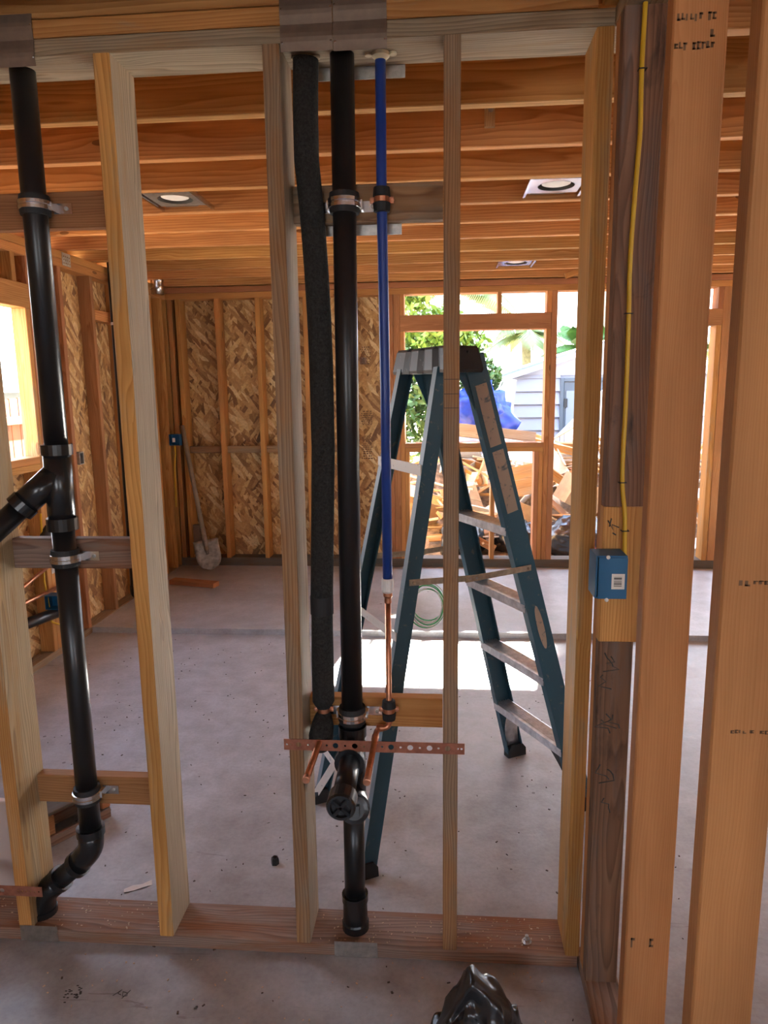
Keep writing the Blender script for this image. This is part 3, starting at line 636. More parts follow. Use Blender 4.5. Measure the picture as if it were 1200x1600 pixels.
for s in (1, -1):      # gusset under the cap on each front rail
    a, b = on_front(1.655, s), on_front(1.44, s); m_ = MB(); o_ = -u * s * 0.007
    vs = [a + v * .03, a - v * .075, b - v * .02, b + v * .03]; m_.add([p + o_ for p in vs] + [p + o_ - u * s * .004 for p in vs], [(0, 1, 2, 3), (7, 6, 5, 4), (0, 4, 5, 1), (1, 5, 6, 2), (2, 6, 7, 3), (3, 7, 4, 0)]); m_.build('gusset', 'ladder_blue', lad)
# coil of wire hung on the ladder's near spreader
coil = empty('wire_coil', (-0.06, 2.36, 0.80), 'green and white wire coil hanging from the ladder spreader', 'wire')
for k in range(7):
    m_ = MB(); r = 0.053 + 0.004 * (k % 4) + random.uniform(-.003, .003); ox, oz = random.uniform(-.004, .004), random.uniform(-.006, .006)
    c = Vector((-0.046 + ox, 2.355 + 0.005 * k, 0.856 + oz)); n_ = 28
    m_.tube([c + Vector((r * math.cos(2 * math.pi * i / n_), 0.006 * math.sin(4 * math.pi * i / n_ + k), r * 1.18 * math.sin(2 * math.pi * i / n_))) for i in range(n_ + 1)], 0.0022, 6)
    m_.build('loop', 'green_wire' if k % 2 == 1 else 'white_wire', coil)

# ================================================================== PLUMBING
def ring_bead(p, ax, r, h, bead=0.004):
    return [(0, r), (0, r + bead), (h, r + bead), (h, r)]
YC = 1.835
# left drain stack
ds = empty('drain_stack', (-1.20, YC, 0.0), 'black drain stack with an angled branch, left of the pale weathered stud', 'pipe')
R2 = 0.0302
m_ = MB(); m_.tube([(-1.027, YC, 2.60), (-1.030, YC, 1.45)], R2, 24).build('upper_pipe', 'abs', ds)
m_ = MB(); m_.tube([(-1.033, YC, 1.24), (-1.034, YC, 0.31)], R2, 24).build('lower_pipe', 'abs', ds)
m_ = MB(); m_.tube([(-1.030, YC, 1.46), (-1.033, YC, 1.23)], R2 + 0.006, 24)
m_.lathe((-1.030, YC, 1.462), (0, 0, -1), [(0, R2 + .006), (0, R2 + .011), (.028, R2 + .011), (.03, R2 + .006)], 24)
m_.lathe((-1.033, YC, 1.262), (0, 0, -1), [(0, R2 + .006), (0, R2 + .011), (.034, R2 + .011), (.036, R2 + .004)], 24)
BRD = Vector((-0.62, -0.33, -0.62)).normalized(); b0 = Vector((-1.032, YC, 1.385))
m_.tube([b0, b0 + BRD * 0.13], R2 + 0.006, 24); m_.lathe(b0 + BRD * 0.112, BRD, [(0, R2 + .006), (0, R2 + .010), (.026, R2 + .010), (.027, R2 + .003)], 24)
m_.build('wye_fitting', 'abs_fitting', ds)
MB().tube([b0 + BRD * 0.12, b0 + BRD * 0.75], R2, 24).build('branch_pipe', 'abs', ds)
e0, e1, e2 = Vector((-1.034, YC, 0.32)), Vector((-1.040, YC, 0.245)), Vector((-1.185, YC, 0.118))
m_ = MB(); m_.tube(arc_path([e0, (-1.036, YC, 0.262), e1 + (e2 - e1).normalized() * 0.06], 0.05), R2 + 0.006, 24)
m_.lathe(e0 + Vector((0, 0, .012)), (0, 0, -1), [(0, R2 + .005), (0, R2 + .010), (.024, R2 + .010), (.025, R2 + .005)], 24)
dd = (e2 - e1).normalized(); m_.lathe(e1 + dd * 0.05, dd, [(0, R2 + .005), (0, R2 + .009), (.018, R2 + .009), (.018, R2 + .002)], 24)
m_.build('elbow', 'abs_fitting', ds)
MB().tube([e1 + dd * 0.03, e2], R2, 24).build('offset_pipe', 'abs', ds)
m_ = MB(); m_.tube(arc_path([e2 - dd * 0.06, (-1.205, YC, 0.10), (-1.207, YC, 0.0)], 0.06), R2 + 0.006, 24)
m_.lathe(e2 - dd * 0.065, dd, [(0, R2 + .002), (0, R2 + .009), (.018, R2 + .009), (.02, R2 + .005)], 24)
m_.lathe((-1.207, YC, 0.055), (0, 0, -1), [(0, R2 + .005), (0, R2 + .010), (.05, R2 + .010), (.052, R2 + .005)], 24)
m_.build('elbow', 'abs_fitting', ds)
# centre stack
cs = empty('drain_stack', (-0.25, YC, 0.0), 'black drain stack with capped tee and cleanout plug, right of the foam-covered pipe', 'pipe')
cx_ = lambda z: -0.250 + 0.0065 * z
MB().tube([(cx_(2.6), YC, 2.60), (cx_(.66), YC, 0.66)], R2 - .001, 24).build('upper_pipe', 'abs', cs)
MB().tube([(cx_(.42), YC, 0.42), (cx_(.1), YC, 0.10)], R2, 24).build('lower_pipe', 'abs', cs)
m_ = MB(); m_.tube([(cx_(.67), YC, 0.67), (cx_(.4), YC, 0.40)], R2 + 0.006, 24)
tb = Vector((cx_(.6), YC, 0.600)); m_.tube([tb, tb + Vector((0, -.075, 0))], R2 + 0.007, 24)
m_.lathe(tb + Vector((0, -.055, 0)), (0, -1, 0), [(0, R2 + .006), (0, R2 + .011), (.022, R2 + .011), (.023, R2)], 24)
m_.lathe((cx_(.43), YC, 0.435), (0, 0, -1), [(0, R2 + .005), (0, R2 + .010), (.03, R2 + .010), (.031, R2)], 24)
m_.lathe((cx_(.67), YC, 0.675), (0, 0, -1), [(0, R2), (0, R2 + .009), (.03, R2 + .009), (.031, R2 + .004)], 24)
m_.build('tee_fitting', 'abs_fitting', cs)
MB().tube([tb + Vector((0, -.06, 0)), (-0.241, 1.585, 0.602)], R2 - .002, 24).build('trap_arm', 'abs', cs)
tc_ = Vector((-0.241, 1.60, 0.602)); capo = MB().lathe(tc_, (0, -1, 0), [(0, R2 + .003), (0, R2 + .006), (.045, R2 + .006), (.05, R2 + .002), (.05, R2 - .004), (.042, R2 - .006)], 28).build('test_cap', 'abs_fitting', cs)
m_ = MB()
for a in (math.radians(40), math.radians(130)):
    m_.box((-.028, .028), (-.052, -.040), (-.004, .004), Matrix.Translation(tc_) @ Matrix.Rotation(a, 4, 'Y'))
m_.build('cross_rib', 'abs', capo)
co = Vector((cx_(.47) + .004, YC, 0.455)); cdv = Vector((0.10, -0.88, 0.30)).normalized()
m_ = MB(); m_.tube([co, co + cdv * 0.115], R2 + .005, 24); m_.lathe(co + cdv * .095, cdv, [(0, R2 + .004), (0, R2 + .011), (.03, R2 + .011), (.031, R2 + .002)], 24)
m_.build('cleanout_hub', 'abs_fitting', cs)
pl = MB().lathe(co + cdv * .125, cdv, [(0, R2 + .006), (.016, R2 + .006), (.018, R2 - .004)], 24).build('cleanout_plug', 'abs_fitting', cs)
M2 = Matrix.Translation(co + cdv * .143) @ cdv.to_track_quat('Y', 'Z').to_matrix().to_4x4()
MB().box((-.013, .013), (-.002, .016), (-.013, .013), M2).build('square_lug', 'abs', pl)
MB().lathe((cx_(.14), YC, 0.150), (0, 0, -1), [(0, R2), (0, R2 + .008), (.022, R2 + .008), (.024, R2 + .005), (.085, R2 + .006), (.09, R2 + .009), (.12, R2 + .009), (.125, R2 + .004), (.149, R2 + .004)], 24).build('coupling', 'abs_fitting', cs)
# foam covered hot water pipe
hp = empty('insulated_pipe', (-0.324, YC, 0.65), 'black foam-covered water pipe with a copper stub, beside the middle brown stud', 'pipe')
path = [(-0.322, YC, 2.372), (-0.326, YC, 2.26), (-0.327, YC, 2.15), (-0.317, YC, 2.02), (-0.311, YC, 1.90), (-0.307, YC, 1.78), (-0.305, YC, 1.66), (-0.306, YC, 1.45), (-0.312, YC, 1.28), (-0.319, YC, 1.10), (-0.321, YC, 1.045)]
MB().tube(path, 0.0305, 24).build('foam_sleeve', 'foam', hp)
MB().tube([(-0.322, YC, 1.045), (-0.322, YC, 0.985), (-0.324, YC, 0.87), (-0.325, YC, 0.745), (-0.325, YC, 0.733)], [0.0285, 0.0292, 0.0305, 0.0305, 0.024], 24).build('foam_sleeve', 'foam', hp)
MB().lathe((-0.3215, YC, 1.048), (0, 0, -1), [(0, .0295), (0, .0315), (.05, .0315), (.05, .0295)], 24).build('wrap_band', 'rubber', hp)
MB().tube([(-0.322, YC, 2.60), (-0.322, YC, 2.36)], 0.0095, 14).build('copper_tube', 'copper', hp)
MB().tube(arc_path([(-0.325, YC, 0.745), (-0.326, YC, 0.66), (-0.331, 1.60, 0.650)], 0.02), 0.0085, 14).build('copper_stub', 'copper', hp)
sm = MB(); sm.tube([(-0.326, 1.838, 0.705), (-0.328, 1.828, 0.68), (-0.330, 1.805, 0.655), (-0.331, 1.772, 0.640)], [0.022, 0.031, 0.034, 0.027], 18); sm.build('foam_boot', 'foam', hp)
MB().lathe((-0.331, 1.602, 0.650), (0, -1, 0), [(0, .0088), (0, .0098), (.014, .0098), (.015, .008)], 14).build('end_cap', 'copper', hp)
# blue sleeved cold pipe
cp = empty('water_pipe', (-0.143, YC, 0.65), 'blue plastic water pipe turning to bare copper below, near the narrow stud', 'pipe')
MB().tube([(-0.1425, YC, 2.60), (-0.1445, YC, 2.07), (-0.142, YC, 1.6), (-0.142, YC, 1.085)], 0.0128, 16).build('blue_tube', 'blue_pipe', cp)
MB().lathe((-0.142, YC, 1.098), (0, 0, -1), [(0, .0128), (0, .0155), (.018, .0168), (.034, .0168), (.04, .012)], 18).build('adapter', 'white_plastic', cp)
MB().lathe((-0.142, YC, 1.060), (0, 0, -1), [(0, .012), (.01, .0125), (.016, .0095), (.03, .0095)], 16).build('ferrule', 'copper', cp)
MB().tube(arc_path([(-0.142, YC, 1.05), (-0.143, YC, 0.672), (-0.176, YC - .01, 0.668), (-0.181, 1.60, 0.649)], 0.014), 0.0080, 14).build('copper_tube', 'copper', cp)
for p_, d_ in (((-0.143, YC, 0.705), (0, 0, -1)), ((-0.160, YC - .004, 0.670), (-1, -.2, 0)), ((-0.178, 1.80, .662), (0, -1, -.06))):
    MB().lathe(p_, d_, [(0, .008), (0, .0098), (.018, .0098), (.018, .008)], 14).build('fitting_collar', 'copper', cp)
MB().lathe((-0.181, 1.602, 0.649), (0, -1, 0), [(0, .0083), (0, .0094), (.014, .0094), (.015, .0075)], 14).build('end_cap', 'copper', cp)
# steel pipe clamps with rubber liner
def clamp(x, z, r, tabs, label, yf=1.867, grp='rubber-lined steel pipe clamps'):
    c = empty('pipe_clamp', (x, YC, z), label, 'clamp', grp)
    MB().lathe((x, YC, z + .024), (0, 0, -1), [(0, r + .0005), (0, r + .006), (.010, r + .0075), (.038, r + .0075), (.048, r + .006), (.048, r + .0005)], 24).build('rubber_liner', 'rubber', c)
    MB().lathe((x, YC, z + .011), (0, 0, -1), [(0, r + .0075), (.001, r + .0105), (.009, r + .0105), (.0105, r + .0092), (.0125, r + .0092), (.014, r + .0105), (.022, r + .0105), (.023, r + .0075)], 24).build('steel_band', 'steel', c)
    for s in tabs:
        t = MB(); t.box((x + s * (r + .004), x + s * (r + .052)) if s > 0 else (x + s * (r + .052), x + s * (r + .004)), (yf - .004, yf - .0008), (z - .015, z + .011))
        t.box((x + s * (r + .002), x + s * (r + .014)) if s > 0 else (x + s * (r + .014), x + s * (r + .002)), (YC, yf - .001), (z - .012, z + .009))
        tb_ = t.build('mounting_tab', 'steel', c)
        MB().lathe((x + s * (r + .037), yf - .004, z - .002), (0, -1, 0), [(0, .0055), (.003, .005), (.004, .003)], 10).build('screw', 'galv', tb_)
clamp(-1.0275, 2.066, R2, (1,), 'steel pipe clamp at the top of the left drain stack')
clamp(-1.033, 1.150, R2, (1,), 'steel pipe clamp below the angled branch on the left drain stack')
clamp(-1.034, 0.438, R2, (1,), 'steel pipe clamp on the lowest block of the left drain stack')
clamp(cx_(2.05), 2.046, R2, (1, -1), 'steel pipe clamp at the top of the centre drain stack')
clamp(cx_(.7), 0.707, R2, (1, -1), 'steel pipe clamp at the bottom of the centre drain stack')
def small_clamp(x, z, r, label, yf=1.867):
    c = empty('copper_clamp', (x, YC, z), label, 'clamp', 'small copper pipe clamps')
    MB().lathe((x, YC, z + .03), (0, 0, -1), [(0, r), (.002, r + .007), (.022, r + .009), (.024, r + .003), (.036, r + .003), (.038, r + .009), (.058, r + .007), (.06, r)], 18).build('rubber_sleeve', 'rubber', c)
    MB().lathe((x, YC, z + .006), (0, 0, -1), [(0, r + .003), (0, r + .0062), (.012, r + .0062), (.012, r + .003)], 18).build('copper_band', 'copper', c)
    m_ = MB(); m_.box((x - r - .016, x + r + .016), (YC + .004, YC + .007), (z - .007, z + .007)); m_.box((x - .006, x + .006), (YC + .006, yf - .0005), (z - .006, z + .006)); m_.build('bracket', 'copper', c)
    for s in (1, -1): MB().lathe((x + s * (r + .012), YC + .004, z), (0, -1, 0), [(0, .0055), (.004, .0055), (.005, .003)], 10).build('screw', 'copper', c)
small_clamp(-0.1445, 2.052, 0.0128, 'small copper clamp high on the blue pipe')
small_clamp(-0.143, 0.722, 0.0105, 'small copper clamp low on the bare copper tube')
small_clamp(-0.3255, 0.718, 0.0105, 'small copper clamp under the foam sleeve end')
# perforated copper strap
def perforated(name, x0, x1, z0, z1, y, th, holes, mat, parent=None):
    cu = bpy.data.curves.new(name, 'CURVE'); cu.dimensions = '2D'; cu.fill_mode = 'BOTH'; cu.extrude = th / 2
    cxm, czm = (x0 + x1) / 2, (z0 + z1) / 2
    s = cu.splines.new('POLY'); s.points.add(3); s.use_cyclic_u = True
    for p, q in zip(s.points, ((x0, z0), (x1, z0), (x1, z1), (x0, z1))): p.co = (q[0] - cxm, q[1] - czm, 0, 1)
    for hx, hz, hr in holes:
        k = 14; s = cu.splines.new('POLY'); s.points.add(k - 1); s.use_cyclic_u = True
        for i, p in enumerate(s.points): p.co = (hx - cxm + hr * math.cos(2 * math.pi * i / k), hz - czm + hr * math.sin(2 * math.pi * i / k), 0, 1)
    tmp = bpy.data.objects.new(name + '_c', cu); COL.objects.link(tmp)
    dg = bpy.context.evaluated_depsgraph_get(); me = bpy.data.meshes.new_from_object(tmp.evaluated_get(dg)); bpy.data.objects.remove(tmp)
    me.materials.clear(); me.materials.append(MAT[mat])
    o = bpy.data.objects.new(name, me); COL.objects.link(o)
    return place(o, Matrix.Translation((cxm, y, czm)) @ Matrix.Rotation(math.pi / 2, 4, 'X'), parent)
big = [-0.384, -0.331, -0.283, -0.231, -0.181, -0.133, -0.0815, -0.03, 0.018]
holes = [(x, 0.6505, 0.0078) for x in big] + [((a + b) / 2, 0.6505, 0.0032) for a, b in zip(big, big[1:])] + [(-0.416, 0.6505, .003), (-0.406, 0.6505, .002), (0.045, .6505, .003), (0.055, .6505, .003)]
strap = perforated('pipe_strap', -0.424, 0.063, 0.635, 0.666, 1.7625, 0.0022, holes, 'copper_strap')
tag(strap, 'perforated copper strap holding the two stubs across the middle studs', 'strap')
strap2 = perforated('pipe_strap', -1.62, -1.158, 0.150, 0.181, 1.7625, 0.0022, [(-1.168 - 0.0125 * i, 0.1655, 0.0028) for i in range(6)] + [(-1.28 - .05 * i, .1655, .0075) for i in range(6)], 'copper_strap')
tag(strap2, 'perforated copper strap low at the left edge, across the leftmost stud', 'strap')
# nail plates
def nail_plate(x0, x1, z0, z1, y, label, mat='galv_brown', wave=True, screws=True, tilt=0.0, grp='steel nail plates'):
    o_ = empty('nail_plate', ((x0 + x1) / 2, y, z0), label, 'nail plate', grp)
    m_ = MB(); n = 12; vs = []
    for i in range(n + 1):
        t = i / n; z = z0 + (z1 - z0) * t; d = 0.0016 + (0.0045 * abs(math.sin(2 * math.pi * t)) ** 1.5 if wave else 0)
        for x in (x0, x1): vs += [(x, y - d + tilt * (x - x0), z + tilt * (x - x0) * .6), (x, y - d + 0.0014 + tilt * (x - x0), z + tilt * (x - x0) * .6)]
    fs = []
    for i in range(n):
        a, b = i * 4, i * 4 + 4; fs += [(a, a + 2, b + 2, b), (a + 1, b + 1, b + 3, a + 3), (a, b, b + 1, a + 1), (a + 2, a + 3, b + 3, b + 2)]
    fs += [(0, 1, 3, 2), (n * 4, n * 4 + 2, n * 4 + 3, n * 4 + 1)]
    m_.add(vs, fs); m_.build('sheet', mat, o_)
    if screws:
        for x in (x0 + .004, x1 - .004):
            for z in (z0 + .018, z0 + (z1 - z0) * .78): MB().lathe((x, y - .0030, z), (0, -1, 0), [(0, .003), (.002, .0028), (.003, .001)], 8).build('nail_head', 'steel', o_)
    return o_
nail_plate(-0.366, -0.2455, 2.360, 2.472, YF - .0021, 'bent steel nail plate above the foam-covered pipe')
nail_plate(-0.2440, -0.122, 2.357, 2.478, YF - .0021, 'bent steel nail plate above the centre drain stack')
nail_plate(-1.20, -0.952, 2.358, 2.470, YF - .0021, 'bent steel nail plate above the left drain stack')
nail_plate(-0.302, -0.179, -0.004 + .006, 0.050, YF - .001, 'flat steel nail plate on the sole plate below the centre drain stack', 'galv', False, False)
nail_plate(-1.238, -1.124, 0.002, 0.052, YF - .001, 'flat steel nail plate on the sole plate below the left drain stack', 'galv', False, False)
nail_plate(-0.345, -0.088, 2.352, 2.415, YB + .004, 'steel nail plate behind the top plate above the blue pipe', 'galv', False, False)
nail_plate(-0.345, -0.10, 1.985, 2.06, YB + .004, 'steel nail plate behind the upper block', 'galv', False, False)
# cream pipe bushings under the top plate
def bushing(x, r, label):
    o_ = empty('pipe_bushing', (x, YC, ZT - .012), label, 'bushing', 'cream plastic pipe bushings')
    MB().lathe((x, YC, ZT - .001), (0, 0, -1), [(0, r), (0, r + .008), (.008, r + .008), (.012, r + .003), (.016, r)], 18).build('collar', 'cream_plastic', o_)
    for s in (1, -1):
        MB().lathe((x + s * (r + .016), YC, ZT - .001), (0, 0, -1), [(0, .009), (.005, .009), (.006, .007)], 14).build('ear', 'cream_plastic', o_)
bushing(-0.1425, 0.0132, 'cream plastic bushing around the top of the blue pipe'); bushing(-0.322, 0.0100, 'cream plastic bushing above the foam-covered pipe')

# ================================================================== CABLE AND BOXES
cab = empty('power_cable', (0.42, 1.672, 1.21), 'yellow electrical cable stapled down the dark stud into the blue box', 'cable')
pts = [(0.424, 1.673, 2.40), (0.4225, 1.673, 2.371), (0.421, 1.673, 2.25), (0.424, 1.674, 2.137), (0.421, 1.673, 2.061), (0.4145, 1.671, 1.877), (0.417, 1.671, 1.727), (0.419, 1.672, 1.543), (0.418, 1.673, 1.456), (0.420, 1.674, 1.37), (0.428, 1.674, 1.307), (0.430, 1.672, 1.26), (0.431, 1.668, 1.205)]
# smooth the path
sm_ = []
for i in range(len(pts) - 1):
    p0, p1, p2, p3 = [Vector(pts[max(0, min(len(pts) - 1, i + k))]) for k in (-1, 0, 1, 2)]
    for k in range(4):
        t = k / 4; sm_.append(0.5 * ((2 * p1) + (p2 - p0) * t + (2 * p0 - 5 * p1 + 4 * p2 - p3) * t * t + (3 * p1 - p0 - 3 * p2 + p3) * t ** 3))
sm_.append(Vector(pts[-1]))
MB().tube(sm_, 0.0052, 10, sx=1.0).build('sheath', 'yellow_cable', cab)
for x, z in ((0.4225, 2.253), (0.4165, 1.755), (0.4195, 1.376), (0.430, 1.262)):
    m_ = MB(); m_.box((x - .0085, x + .0085), (1.6652, 1.6668), (z - .0011, z + .0011)); m_.box((x - .0085, x - .0072), (1.6652, 1.681), (z - .0011, z + .0011)); m_.box((x + .0072, x + .0085), (1.6652, 1.681), (z - .0011, z + .0011)); m_.build('staple', 'rubber', cab)
def elec_box(o, w_, h_, d_, label, grp='blue electrical boxes', cover=False, rot=None):
    """open or covered blue box; o = front lower-left corner, depth runs +y"""
    e_ = empty('electrical_box', o, label, 'electrical box', grp); x, y, z = o; t = 0.004
    m_ = MB()
    m_.box((x, x + t), (y, y + d_), (z, z + h_)); m_.box((x + w_ - t, x + w_), (y, y + d_), (z, z + h_)); m_.box((x + t, x + w_ - t), (y, y + d_), (z, z + t)); m_.box((x + t, x + w_ - t), (y, y + d_), (z + h_ - t, z + h_)); m_.box((x + t, x + w_ - t), (y + d_ - t, y + d_), (z + t, z + h_ - t))
    m_.build('body', 'box_blue', e_)
    return e_
eb = elec_box((0.352, 1.606, 1.117), 0.070, 0.100, 0.073, 'blue plastic electrical box with a barcode sticker on the right partition')
MB().box((0.3520 + .006, 0.422), (1.602, 1.6065), (1.117, 1.213)).build('cover', 'box_blue', eb)
lb = MB().box((0.3875, 0.4165), (1.6012, 1.602), (1.140, 1.176)).build('sticker', 'label_paper', eb)
m_ = MB()
for i, wdt in enumerate((2, 1, 3, 1, 2, 1, 1, 3, 2, 1)):
    z = 1.1465 + i * .0024; m_.box((0.3925, 0.410), (1.6008, 1.6012), (z, z + .0007 * wdt))
m_.build('barcode', 'ink', lb)
for z in (1.2145, 1.1145):
    MB().lathe((0.378, 1.6035, z), (0, -1, 0), [(0, .0045), (.003, .0045), (.004, .002)], 12).build('screw', 'white_plastic', eb)
bx_ = elec_box((-2.315, 5.92, 1.135), 0.09, 0.095, 0.06, 'blue electrical box on the corner stud above the shovel')
MB().box((-2.285, -2.262), (5.9185, 5.92), (1.165, 1.20)).build('sticker', 'label_paper', bx_)
MB().tube([(-2.28, 5.95, 1.14), (-2.275, 5.94, 1.06), (-2.29, 5.94, 0.95), (-2.30, 5.95, .6)], 0.006, 8).build('tail_cable', 'yellow_cable', bx_)

# ================================================================== LEFT WALL SERVICES
vp = empty('vent_pipe', (-2.30, 5.02, 0.05), 'thin black pipe rising on the left wall behind the weathered stud', 'pipe')
MB().tube([(-2.30, 5.02, 2.70), (-2.30, 5.0, 0.12)], 0.026, 16).build('tube', 'abs', vp)
MB().tube(arc_path([(-2.30, 5.0, 0.16), (-2.30, 5.0, 0.085), (-2.15, 5.05, 0.075)], 0.05), 0.03, 16).build('elbow', 'abs_fitting', vp)
MB().lathe((-2.30, 5.018, 2.06), (0, 0, 1), [(0, .026), (0, .03), (.02, .03), (.02, .026)], 16).build('white_strap', 'white_plastic', vp)
du = empty('duct_elbow', (-2.25, 5.80, 2.36), 'shiny sheet-metal duct elbow in the far left ceiling corner', 'duct')
MB().tube(arc_path([(-2.30, 5.84, 2.37), (-2.30, 5.84, 2.50), (-2.22, 5.80, 2.58)], 0.08), 0.052, 20).build('elbow', 'steel', du)
MB().tube([(-2.22, 5.80, 2.58), (-1.95, 5.72, 2.60)], 0.05, 20).build('pipe_run', 'steel', du)
hg = empty('metal_hanger', (XL + .002, 4.44, 2.37), 'galvanised tie plate on the left wall top plate', 'tie plate')
MB().box((XL + .001, XL + .004), (4.43, 4.53), (2.375, 2.452)).build('plate', 'galv', hg)
m_ = MB()
for i in range(3):
    for j in range(4): m_.lathe((XL + .004, 4.445 + .023 * j, 2.39 + .02 * i), (1, 0, 0), [(0, .004), (.003, .003)], 6)
m_.build('nail_heads', 'steel', hg)
sb_ = empty('switch_box', (XL + .002, 4.405, 1.14), 'small dark metal switch box on the left wall stud beyond the drain stack', 'electrical box')
m_ = MB(); m_.box((XL - .03, XL + .016), (4.408, 4.414), (1.135, 1.215)); m_.box((XL - .03, XL + .016), (4.458, 4.464), (1.135, 1.215)); m_.box((XL - .03, XL + .016), (4.408, 4.464), (1.135, 1.14)); m_.box((XL - .03, XL + .016), (4.408, 4.464), (1.21, 1.215)); m_.box((XL - .034, XL - .03), (4.408, 4.464), (1.135, 1.215)); m_.build('body', 'galv', sb_)
MB().box((XL - .03, XL + .0), (4.425, 4.448), (1.155, 1.195)).build('insert', 'black_plastic', sb_)
# trap stub, copper runs and box low on the left wall
ts = empty('drain_stub', (-2.3, 3.9, 0.2), 'black drain stub low on the left wall behind the left drain stack', 'pipe')
MB().tube([(-2.42, 3.50, 0.30), (-2.26, 4.02, 0.30)], 0.032, 16).build('tube', 'abs', ts)
MB().lathe((-2.275, 3.97, 0.30), (.3, .95, 0), [(0, .032), (0, .038), (.05, .038), (.055, .028), (.07, .02)], 16).build('plug', 'abs_fitting', ts)
cr_ = empty('copper_run', (-2.33, 3.85, 0.4), 'bare copper pipes low on the left wall behind the left drain stack', 'pipe')
MB().tube([(-2.33, 3.4, 0.44), (-2.30, 4.05, 0.44)], 0.011, 12).build('tube', 'copper', cr_); MB().tube([(-2.36, 3.5, 0.47), (-2.30, 3.93, 0.60)], 0.011, 12).build('tube', 'copper', cr_)
bx2 = elec_box((-2.335, 3.875, 0.33), 0.085, 0.085, 0.075, 'blue electrical box low on the left wall behind the left drain stack')
MB().tube([(-2.34, 3.93, 0.9), (-2.34, 3.90, 0.5), (-2.33, 3.92, .24), (-2.31, 4.0, .19)], 0.006, 8).build('tail_cable', 'yellow_cable', bx2)
gp = empty('protector_plate', (-2.33, 3.95, .55), 'narrow steel protector plate on a low left wall stud', 'nail plate')
MB().box((XL + .001, XL + .003), (3.985, 4.02), (0.52, 0.74)).build('sheet', 'galv', gp)
ab = empty('black_hose', (-2.30, 3.7, .7), 'black flexible hose sagging across the left wall under the window', 'hose')
MB().tube([(-2.33, 3.45, .80), (-2.32, 3.6, .735), (-2.31, 3.75, .72), (-2.32, 3.9, .745), (-2.33, 3.98, .80)], 0.03, 12).build('tube', 'rubber', ab)
# wooden crate on the floor behind the left stud
crt = empty('wooden_crate', (-1.45, 2.37, 0), 'low dark wooden box on the floor behind the leftmost stud', 'crate')
d1 = Vector((0.56, 0.83, 0)).normalized(); d2 = Vector((-d1.y, d1.x, 0)); k0 = Vector((-1.395, 2.184, 0))
def crate_board(nm, a, b, z0, z1, th, mat): board(nm, k0 + a + Vector((0, 0, (z0 + z1) / 2)), k0 + b + Vector((0, 0, (z0 + z1) / 2)), z1 - z0, th, mat, crt)
crate_board('side_board', Vector((0, 0, 0)), d1 * .24, .001, .040, .018, 'plate_brown'); crate_board('side_board', d2 * .12, d2 * .12 + d1 * .24, .001, .12, .018, 'plate_brown')
crate_board('end_board', d2 * .012, d2 * .108, .001, .12, .018, 'plate_brown'); crate_board('end_board', d1 * .24 + d2 * .012, d1 * .24 + d2 * .108, .001, .12, .018, 'plate_brown')
crate_board('corner_post', d1 * .0, d1 * .028, .046, .118, .018, 'fir_red'); crate_board('corner_post', d1 * .21, d1 * .24, .046, .118, .018, 'fir_red')
board('lid_board', k0 - d1 * .01 + d2 * .06 + Vector((0, 0, .127)), k0 + d1 * .25 + d2 * .06 + Vector((0, 0, .127)), .14, .012, 'plate_dark', crt, tuple(d2))
# pale board at the far left edge
pb = bd('scrap_board', (-1.75, -1.29), (1.93, 1.955), (0.0, 0.34), 'pinkish_board'); tag(pb, 'pale scrap board standing at the left edge behind the leftmost stud', 'board')
# shovel
sh = empty('shovel', (-2.03, 5.90, 0.04), 'long-handled shovel with rusty blade leaning in the far left corner', 'shovel')
h0, h1 = Vector((-2.055, 5.93, 0.30)), Vector((-2.24, 6.045, 1.30)); ax = (h1 - h0).normalized()
MB().tube([h0 - ax * .08, h0 + ax * .5, h1], [0.021, 0.02, 0.019], 12).build('handle', 'shovel_wood', sh)
m_ = MB(); vs = []; nr = 9
sd = Vector((1, 0.25, 0)); sd = (sd - ax * sd.dot(ax)).normalized(); nn = ax.cross(sd)
for i in range(nr + 1):
    t = i / nr; hw = 0.105 * (1.0 if t < .55 else math.sqrt(max(0, 1 - ((t - .55) / .45) ** 2))) + 0.002
    for j in range(7):
        s = (j - 3) / 3; vs.append(h0 - ax * (0.02 + 0.27 * t) + sd * hw * s + nn * (0.02 * (1 - s * s) * (1 - t * .5)) + Vector((0, 0, .03)))
m_.add(vs, [(i * 7 + j, i * 7 + j + 1, (i + 1) * 7 + j + 1, (i + 1) * 7 + j) for i in range(nr) for j in range(6)], True)
bl = m_.build('blade', 'shovel_steel', sh); bl.modifiers.new('t', 'SOLIDIFY').thickness = 0.003
MB().tube([h0 + ax * .12, h0 - ax * .02, h0 - ax * .12], [.021, .024, .012], 12).build('socket', 'shovel_steel', sh)
fb = board('floor_board', (-2.20, 5.50, 0.058), (-1.80, 5.40, 0.058), 0.089, 0.038, 'fir_red', None, (0.2, 1, 0)); tag(fb, 'short timber offcut lying on the floor near the shovel', 'board')
gb = empty('metal_box', (-2.14, 6.02, 0.25), 'rusty grey wall box behind the shovel', 'electrical box')
m_ = MB(); m_.box((-2.20, -2.12), (6.05, 6.09), (0.15, 0.42)); m_.build('body', 'galv_brown', gb); MB().lathe((-2.16, 6.05, .2), (0, -1, 0), [(0, .03), (.02, .03), (.02, .022)], 14).build('knockout', 'galv', gb)

